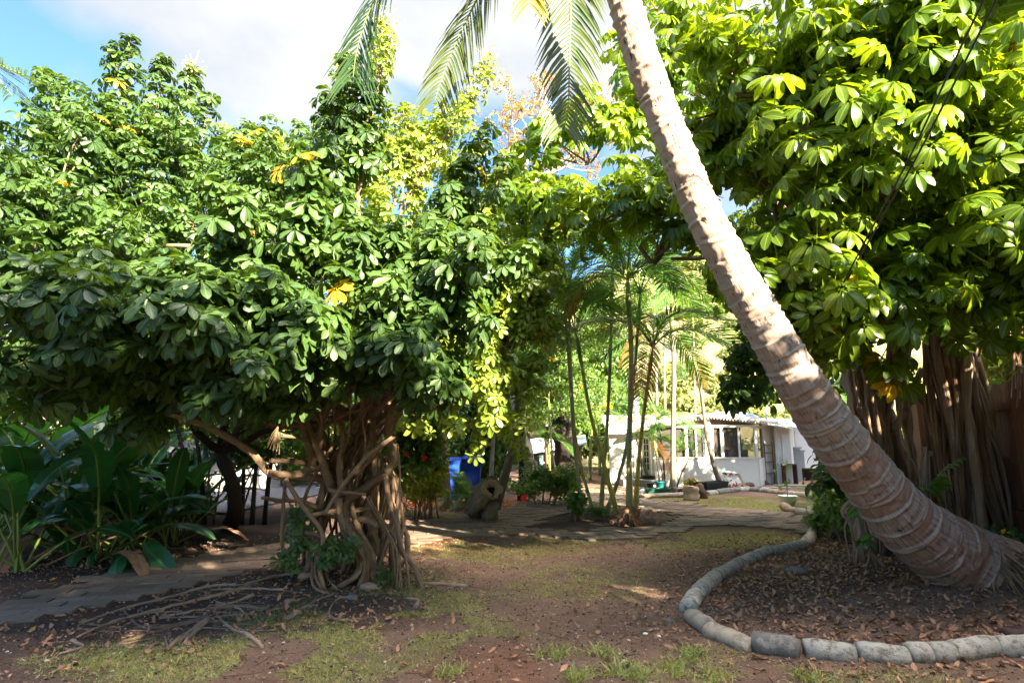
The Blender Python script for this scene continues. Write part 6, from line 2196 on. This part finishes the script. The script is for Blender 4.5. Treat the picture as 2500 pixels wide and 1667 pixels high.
root, g, z = pot('plant_pot', 'teal round pot beside the small black pot', 1610, 1197, .12, .17, .28, 'plastic_teal')
root, g, z = pot('plant_pot', 'small black pot with white sticker left of the teal pot', 1592, 1198, .11, .16, .25, 'plastic_black')
mb = MB()
mb.box((g.x + .05, g.y - .155, z + .17), (.06, .01, .05))
mb.build('sticker', 'plastic_white', root)
root, g, z = pot('plant_pot', 'larger black pot by the house corner behind the two small pots', 1583, 1186, .15, .22, .34, 'plastic_black')
root, g, z = pot('plant_pot', 'small green pot right behind the tree stump', 1700, 1197, .09, .11, .26, 'plastic_green')
mb = MB()
sprigs(mb, T_SPR, [at(1690, 1175, g.y), at(1680, 1180, g.y)], (.2, .15, .1), 14, srg, (.8, 1.2), .4)
mb.build('leaves', 'small_leaf', root)


def trough(name, label, pa, pb, w, h, m_, flare=.03):
    a_, b_ = gr(*pa), gr(*pb)
    c = (a_ + b_) / 2
    L = (b_ - a_).length
    an_ = math.atan2(b_.y - a_.y, b_.x - a_.x)
    c += Vector((-math.sin(an_), math.cos(an_), 0)) * w / 2
    z = float(gz(c.x, c.y))
    root = thing(name, label, 'planter', (c.x, c.y, z))
    Mz = Matrix.Rotation(an_, 3, 'Z')

    def P(x, y, zz_):
        return tuple(Mz @ Vector((x, y, 0)) + Vector((c.x, c.y, z + zz_)))
    mb = MB()
    rings = []
    for (ix, zz_) in ((0, 0), (flare, h - .03), (flare + .015, h - .03), (flare + .015, h), (flare - .02, h), (flare - .03, h - .08)):
        rings.append([P(sx * (L / 2 - flare + ix), sy * (w / 2 - flare + ix), zz_) for sx, sy in ((-1, -1), (1, -1), (1, 1), (-1, 1))])
    v = [p for r_ in rings for p in r_]
    q = [(i * 4 + j, i * 4 + (j + 1) % 4, i * 4 + 4 + (j + 1) % 4, i * 4 + 4 + j) for i in range(len(rings) - 1) for j in range(4)]
    mb.add(v, q, None, 0, False)
    mb.build('box', m_, root)
    sbm = MB()
    r_ = rings[-1]
    sbm.add([tuple(p) for p in r_], [(0, 1, 2, 3)], np.array([[0, 0, 1, 1]] * 4, np.float32), 0, False)
    sbm.build('potting_soil', 'soil', root)
    return root


trough('planter_box', 'long black planter box at the foot of the bent slim palm', (1727, 1203), (1780, 1199), .40, .30, 'plastic_black')
trough('planter_box', 'long low dark green trough under the slim palms', (1582, 1206), (1638, 1206), .30, .16, 'plastic_green')
trough('planter_box', 'low brown plastic trough between the palm and the stump', (1656, 1205), (1690, 1204), .26, .16, 'plastic_brown')
rt = trough('planter_box', 'terracotta trough with leafy plant by the left white wall', (1491, 1172), (1525, 1172), .35, .24, 'terracotta')
mb = MB()
sprigs(mb, T_SPR, [at(1500, 1152, 21.5), at(1508, 1156, 21.5)], (.3, .2, .14), 14, srg, (1, 1.5), 0)
mb.build('leaves', 'small_leaf', rt)
root, g, z = pot('plant_pot', 'dark red-brown pot half hidden under the glossy bush at the right', 1975, 1172, .22, .30, .45, 'plastic_brown')

# stump in two pieces
g = gr(1688, 1220)
mb = MB()
mb.tube([(g.x, g.y, -.02), (g.x, g.y, .2), (g.x + .01, g.y, .36)], [.23, .20, .195], 20, 0, .07, smooth_n=3)
tag(mb.build('tree_stump', 'cut_wood'), 'sawn tree stump standing at the corner of the far lawn', 'stump')
g = gr(1712, 1216)
mb = MB()
mb.tube([(g.x + .03, g.y, -.02), (g.x, g.y, .2), (g.x - .05, g.y, .38)], [.15, .12, .09], 12, 0, .16, smooth_n=3)
tag(mb.build('wood_chunk', 'bark_root'), 'split bark-covered chunk of wood leaning on the stump', 'wood chunk')

# printed sack of soil
rg = np.random.default_rng(1818)
g = gr(1790, 1196)
root = thing('sack', 'crumpled white sack with red, black and yellow print beside the black planter', 'sack', (g.x, g.y, 0))
mb = MB()
cen = Vector((g.x, g.y + .15, .0))
k = 26
prof = [(.02, .0), (.20, .01), (.25, .10), (.23, .24), (.19, .36), (.15, .44), (.20, .50), (.12, .56), (.01, .55)]
V = []
for r_, zz_ in prof:
    for i in range(k):
        a_ = i * 2 * math.pi / k
        w_ = 1 + rg.normal(0, .07) + .14 * math.sin(3 * a_ + zz_ * 9)
        V.append((cen.x + r_ * w_ * math.cos(a_) * 1.15, cen.y + r_ * w_ * math.sin(a_) * .7, zz_ + rg.normal(0, .012)))
Q = np.array([(i * k + j, i * k + (j + 1) % k, (i + 1) * k + (j + 1) % k, (i + 1) * k + j) for i in range(len(prof) - 1) for j in range(k)])
mb.add(V, Q, None, 0, True)
mb.build('bag', 'bag_print', root)
mb = MB()
V = []
for i in range(7):
    for j in range(4):
        V.append((cen.x + .18 + i * .06, cen.y - .05 + j * .07 + rg.normal(0, .01), .46 - .004 * i * i * 5 + .05 * math.sin(i * 1.3 + j) + .03))
mb.add(V, [(i * 4 + j, i * 4 + 4 + j, i * 4 + 5 + j, i * 4 + 1 + j) for i in range(6) for j in range(3)])
mb.build('flap', 'bag_white', root)


def rock(px, py, r_, m_, label, name='lava_rock', group=None, rg=rg, flat=.8, Y=None, cat='rock'):
    g = gr(px, py) if Y is None else at(px, py, Y)
    mb = MB()
    prof = [(.02, 0), (.75, .02), (1.0, .35), (.85, .75), (.5, .98), (.02, 1.0)]
    k = 12
    V = []
    ph_ = rg.uniform(0, 6)
    z = float(gz(g.x, g.y))
    for q_, zz_ in prof:
        for i in range(k):
            a_ = i * 2 * math.pi / k
            w_ = r_ * q_ * (1 + rg.normal(0, .08) + .15 * math.sin(2 * a_ + ph_))
            V.append((g.x + w_ * math.cos(a_) * 1.1, g.y + w_ * math.sin(a_), z - r_ * .15 + zz_ * r_ * flat * 1.3 + rg.normal(0, r_ * .05)))
    mb.add(V, [(i * k + j, i * k + (j + 1) % k, (i + 1) * k + (j + 1) % k, (i + 1) * k + j) for i in range(5) for j in range(k)], None, 0, True)
    return tag(mb.build(name, m_), label, cat, group)


for i, (px, py, r_) in enumerate(((1804, 1190, .13), (1820, 1190, .12), (1829, 1188, .15), (1842, 1186, .12), (1850, 1184, .15), (1862, 1182, .17), (1876, 1178, .15), (1888, 1172, .19), (1897, 1166, .15), (1766, 1186, .1))):
    lb = ('lava rock nearest the printed sack', 'second lava rock right of the sack', 'third lava rock right of the sack, rounder than its neighbours', 'small lava rock in the middle of the row', 'lava rock right of the middle of the row',
          'large lava rock below the corner of the porch', 'lava rock below the metal rack', 'biggest lava rock, third from the right end of the row', 'lava rock at the right end of the row', 'lone lava rock behind the black planter box')[i]
    rock(px, py, r_, 'stone_dark', lb, group='lava rocks along the porch wall')
for (px, py, r_, m_, lb) in ((900, 1437, .085, 'stone_tan', 'reddish tan stone at the front foot of the tangled roots'), (752, 1412, .10, 'stone_tan', 'flat brown stone left of the tangled roots, behind the surface roots'), (967, 1432, .055, 'stone_grey', 'small round stone by the thin hanging roots'),
                             (860, 1460, .06, 'stone_grey', 'pale grey stone among the surface roots'), (708, 1468, .055, 'stone_tan', 'small stone touching the fan of surface roots'), (1945, 1395, .10, 'stone_grey', 'grey stone in the middle of the mulch bed'),
                             (1862, 1340, .055, 'stone_dark', 'dark stone on the lawn beside the log edging'), (1751, 1345, .05, 'stone_tan', 'small tan stone on the bare lawn'), (2478, 1545, .09, 'stone_dark', 'dark weathered stone at the right edge of the mulch bed'),
                             (1210, 1455, .03, 'stone_grey', 'small grey stone on the bare soil, right of the green patch'), (1637, 1520, .035, 'stone_grey', 'grey crumbled lump left of the sharp bend'), (1575, 1548, .02, 'ball_white', 'white pebble on the soil left of the edging, upper one'),
                             (1607, 1553, .02, 'ball_white', 'white pebble on the soil left of the edging, lower one')):
    rock(px, py, r_, m_, lb, name='stone', flat=.55, cat='stone')
rock(1570, 1204, .10, 'ball_white', 'white ball-like stone in front of the green trough', name='stone', flat=1.2, cat='stone')
# stepping stones
for (px, py, rx, ry, lb) in ((1315, 1237, .28, .22, 'round grey stepping stone in the back bed'), (1930, 1186, .55, .35, 'flat dark slab right of the lava rocks'), (1895, 1192, .5, .22, 'long flat slab below the lava rocks'), (1975, 1160, .5, .4, 'concrete slab beside the white wall')):
    g = gr(px, py)
    mb = MB()
    mb.lathe((g.x, g.y, g.z), [(.002, -.01), (rx, -.01), (rx, .035), (rx * .96, .045), (.002, .045)], 18, sy=ry / rx)
    tag(mb.build('stepping_stone', 'stone_grey'), lb, 'stepping stone')

# metal rack on the porch side
g = gr(1878, 1172)
xa, xb, yy = X_(1866, 21.0), X_(1885, 21.0), 20.95
root = thing('metal_rack', 'rusty metal shelf rack standing against the white wall', 'rack', ((xa + xb) / 2, yy, 0))
for xx, y2 in ((xa, yy), (xb, yy), (xa, yy + .3), (xb, yy + .3)):
    mb = MB()
    mb.tube([(xx, y2, 0), (xx, y2, Z_(1078, 21.0))], .018, 6, smooth_n=1)
    mb.build('leg', 'metal_rust', root)
for py in (1086, 1105, 1127, 1155):
    mb = MB()
    mb.box(((xa + xb) / 2, yy + .15, Z_(py, 21.0)), (xb - xa, .3, .025))
    mb.build('shelf', 'metal_rust', root)
# grey utility boxes by the far right wall
for (px, py, w, h, lb) in ((1936, 1168, .35, 1.25, 'taller blue-grey bin beside the white wall corner'), (1944, 1166, .4, 1.1, 'lower grey bin behind the taller blue-grey one')):
    Yq = 22.5 if px < 1940 else 24.2
    root = thing('wheelie_bin', lb, 'bin', (X_(px, Yq), Yq, 0))
    mb = MB()
    mb.box((X_(px, Yq), Yq, h / 2), (w, .5, h - .08))
    mb.build('body', 'metal_grey', root)
    mb = MB()
    mb.box((X_(px, Yq), Yq - .02, h), (w + .06, .58, .07))
    mb.build('lid', 'metal_grey', root)
# small crate on the panel
mb = MB()
xx = X_(1921, 20.85)
root = thing('wooden_box', 'small brown open box standing at the foot of the white panel', 'box', (xx, 20.8, 0))
for dx in (-.2, .2):
    mb.box((xx + dx, 20.75, .35), (.03, .3, .68))
mb.box((xx, 20.75, .70), (.44, .32, .03))
mb.build('frame', 'metal_rust', root)

# blue wheeled bins
for (px, py, lb) in ((1098, 1222, 'blue wheeled bin behind the rough palm trunk'), (1152, 1210, 'blue wheeled bin farther right behind the spiky palm')):
    g = gr(px, py)
    root = thing('wheelie_bin', lb, 'bin', (g.x, g.y, 0), 'blue bins in the back bed')
    w, d, h = .52, .56, .95
    mb = MB()
    v = []
    for (s_, zz_) in ((.80, .04), (1.0, h), (1.06, h), (1.06, h + .04)):
        v += [(g.x + sx * w / 2 * s_, g.y + sy * d / 2 * s_, zz_) for sx, sy in ((-1, -1), (1, -1), (1, 1), (-1, 1))]
    mb.add(v, [(i * 4 + j, i * 4 + (j + 1) % 4, i * 4 + 4 + (j + 1) % 4, i * 4 + 4 + j) for i in range(3) for j in range(4)] + [(3, 2, 1, 0)], None, 0, False)
    mb.box((g.x, g.y - d / 2 - .005, h * .55), (.30, .012, .25))
    mb.build('body', 'plastic_blue', root)
    mb = MB()
    v = [(g.x - w * .56, g.y - d * .6, h + .045), (g.x + w * .56, g.y - d * .6, h + .045), (g.x + w * .56, g.y + d * .56, h + .12), (g.x - w * .56, g.y + d * .56, h + .12)]
    slab(mb, [(a_[0], a_[1], a_[2] + .04) for a_ in v], .04)
    mb.build('lid', 'plastic_blue', root)
    mb = MB()
    mb.tube([(g.x - w / 2, g.y + d * .62, h + .06), (g.x + w / 2, g.y + d * .62, h + .06)], .015, 8, smooth_n=1)
    mb.build('handle', 'plastic_blue', root)
    for sx in (-1, 1):
        mb = MB()
        mb.tube([(g.x + sx * w * .42, g.y + d * .45, .1), (g.x + sx * w * .5, g.y + d * .45, .1)], .1, 16, smooth_n=1)
        mb.build('wheel', 'plastic_black', root)

# hollow log
rg = np.random.default_rng(1919)
c0 = at(1200, 1192, 11.4)
root = thing('hollow_log', 'weathered hollow log with round open end beside the leaning pale palm trunk', 'log', (c0.x, c0.y, 0))
mb = MB()
tail = Vector((c0.x - .35, c0.y + .7, .12))
mb.tube([tail, c0.lerp(tail, .5) + Vector((0, 0, -.02)), c0], [.17, .22, .20], 20, 0, .45, cap=False, smooth_n=5)
mb.build('bark', 'bark_grey', root)
mb = MB()
d = (c0 - tail).normalized()
v, k = [], 20
e1 = d.cross(Vector((0, 0, 1))).normalized()
e2_ = e1.cross(d)
for (r_, o_) in ((.21, 0), (.20, .03), (.14, .02), (.08, -.03), (.07, -.2), (.01, -.25)):
    for i in range(k):
        a_ = i * 2 * math.pi / k
        rr = r_ * (1 + rg.normal(0, .14))
        v.append(tuple(c0 + d * o_ + e1 * math.cos(a_) * rr + e2_ * math.sin(a_) * rr))
mi = np.array([1 if i >= 3 else 0 for i in range(5) for j in range(k)], np.int32)
mb.add(v, [(i * k + j, i * k + (j + 1) % k, (i + 1) * k + (j + 1) % k, (i + 1) * k + j) for i in range(5) for j in range(k)])
mb.m[-1] = mi
mb.build('end_face', ['cut_wood', 'log_inside'], root)
mb = MB()
mb.tube([(c0.x - .05, c0.y + .22, -.02), (c0.x - .02, c0.y + .18, c0.z - .15)], [.17, .13], 12, 0, .2)
mb.build('root_stub', 'bark_grey', root)

# bird perched in front of the cottage
# ------------------------------------------------------------------ wooden fence on the right
FA, FB = Vector((7.15, 9.0, 0)), Vector((4.6, 3.0, 0))
dF = (FB - FA)
LF = dF.length
u_ = dF.normalized()
nF = Vector((-u_.y, u_.x, 0))
aF = math.atan2(u_.y, u_.x)
FE = thing('wooden_fence', 'dark red-brown board fence with rails and a leaning post at the right edge', 'fence', tuple(FA))
frg_ = np.random.default_rng(2020)
FZ = 2.33
s_ = -4.0
while s_ < LF + .2:
    w = .14
    p = FA + u_ * (s_ + w / 2)
    mb = MB()
    z0 = float(gz(p.x, p.y)) - .05
    hh = FZ + frg_.normal(0, .012)
    mb.box((p.x + nF.x * .0, p.y + nF.y * .0, (z0 + hh) / 2), (w - .006, .018, hh - z0), aF)
    mb.build('board', 'fence_wood', FE)
    s_ += w
side = -1 if (FA + nF).length < (FA - nF).length else 1
nI = -nF if side > 0 else nF
if (FA + nI).length > FA.length:
    nI = -nI
for z_ in (.66, 1.32, 2.02):
    mb = MB()
    c = FA + u_ * (LF / 2 - 2.5) + nI * .035
    mb.box((c.x, c.y, z_), (LF + 5, .04, .09), aF)
    mb.build('rail', 'fence_wood', FE)
for s_ in (-2.4, 2.31, 4.75):
    mb = MB()
    p = FA + u_ * s_ + nI * .11
    mb.box((p.x, p.y, 1.17), (.26, .10, 2.40), aF)
    mb.build('post', 'fence_wood', FE)

# ------------------------------------------------------------------ overhead cables
for k, (a_, b_, m_) in enumerate((((2402, 0, 3.2), (2085, 640, 4.9), (2250, 300, 3.9)), ((2432, 0, 3.2), (2092, 640, 5.0), (2280, 300, 3.9)))):
    A_, B_ = at(*a_), at(*b_)
    M_ = at(*m_)
    A2 = A_ + (A_ - M_) * 2.5
    mb = MB()
    mb.tube([A2, A_, A_.lerp(B_, .5) + Vector((0, 0, -.05)), B_, B_ + (B_ - M_) * .8], .008, 6, smooth_n=5, cap=False)
    tag(mb.build('overhead_cable', 'cable_black'), ('left one of the two black cables crossing the octopus tree', 'right one of the two black cables crossing the octopus tree')[k], 'cable', 'overhead cables')

# ------------------------------------------------------------------ trees added outside the frame to shade the yard
rg = np.random.default_rng(2121)
ROW = [(-4.5, -10.5, 11.5), (-2.4, -9.0, 9.6), (-.4, -8.6, 10.8), (2.8, -6.2, 9.0), (5.2, -3.4, 7.0), (7.4, -.7, 6.2), (9.7, 1.8, 6.3), (12.2, 4.4, 6.6), (13.6, 8, 7.0), (14.6, 11.5, 7.0), (15.6, 15, 7.5), (17.6, 18.5, 8)]
mb = MB()
mb.tube([(0, 0, 0), (.015, 0, .4), (0, 0, .75)], [.03, .022, .012], 9, 0, .1)
o = mb.build('trunk', 'bark_dark')
TRD = o.data
bpy.data.objects.remove(o)
CRD = []
for k in range(2):
    mb = MB()
    n = 800
    v = rg.normal(0, 1, (n, 3))
    v /= np.linalg.norm(v, axis=1)[:, None]
    p = np.array([0, 0, .52]) + v * np.array([.33, .33, .46]) * (rg.random((n, 1)) ** .35) * (1 + .15 * rg.normal(0, 1, (n, 1)))
    leaves(mb, T_SPR, p, v + [0, 0, .5], rg, (.34, .56), 0)
    o = mb.build('crown', 'small_leaf')
    CRD.append(o.data)
    bpy.data.objects.remove(o)
ORD = ('nearest end tree', 'second', 'third', 'fourth', 'fifth', 'sixth', 'seventh', 'eighth', 'ninth', 'tenth', 'eleventh', 'farthest end tree')
for k, (x, y, h) in enumerate(ROW):
    root = thing('added_shade_tree', 'dense round tree added to shade the yard, %s in its row' % ORD[k], 'tree', (x, y, 0), 'trees added to shade the yard')
    M = Matrix.Translation((x, y, 0)) @ Matrix.Rotation(k * 1.7, 4, 'Z') @ Matrix.Scale(h, 4)
    place(TRD, 'trunk', root, M)
    place(CRD[k % 2], 'crown', root, M)
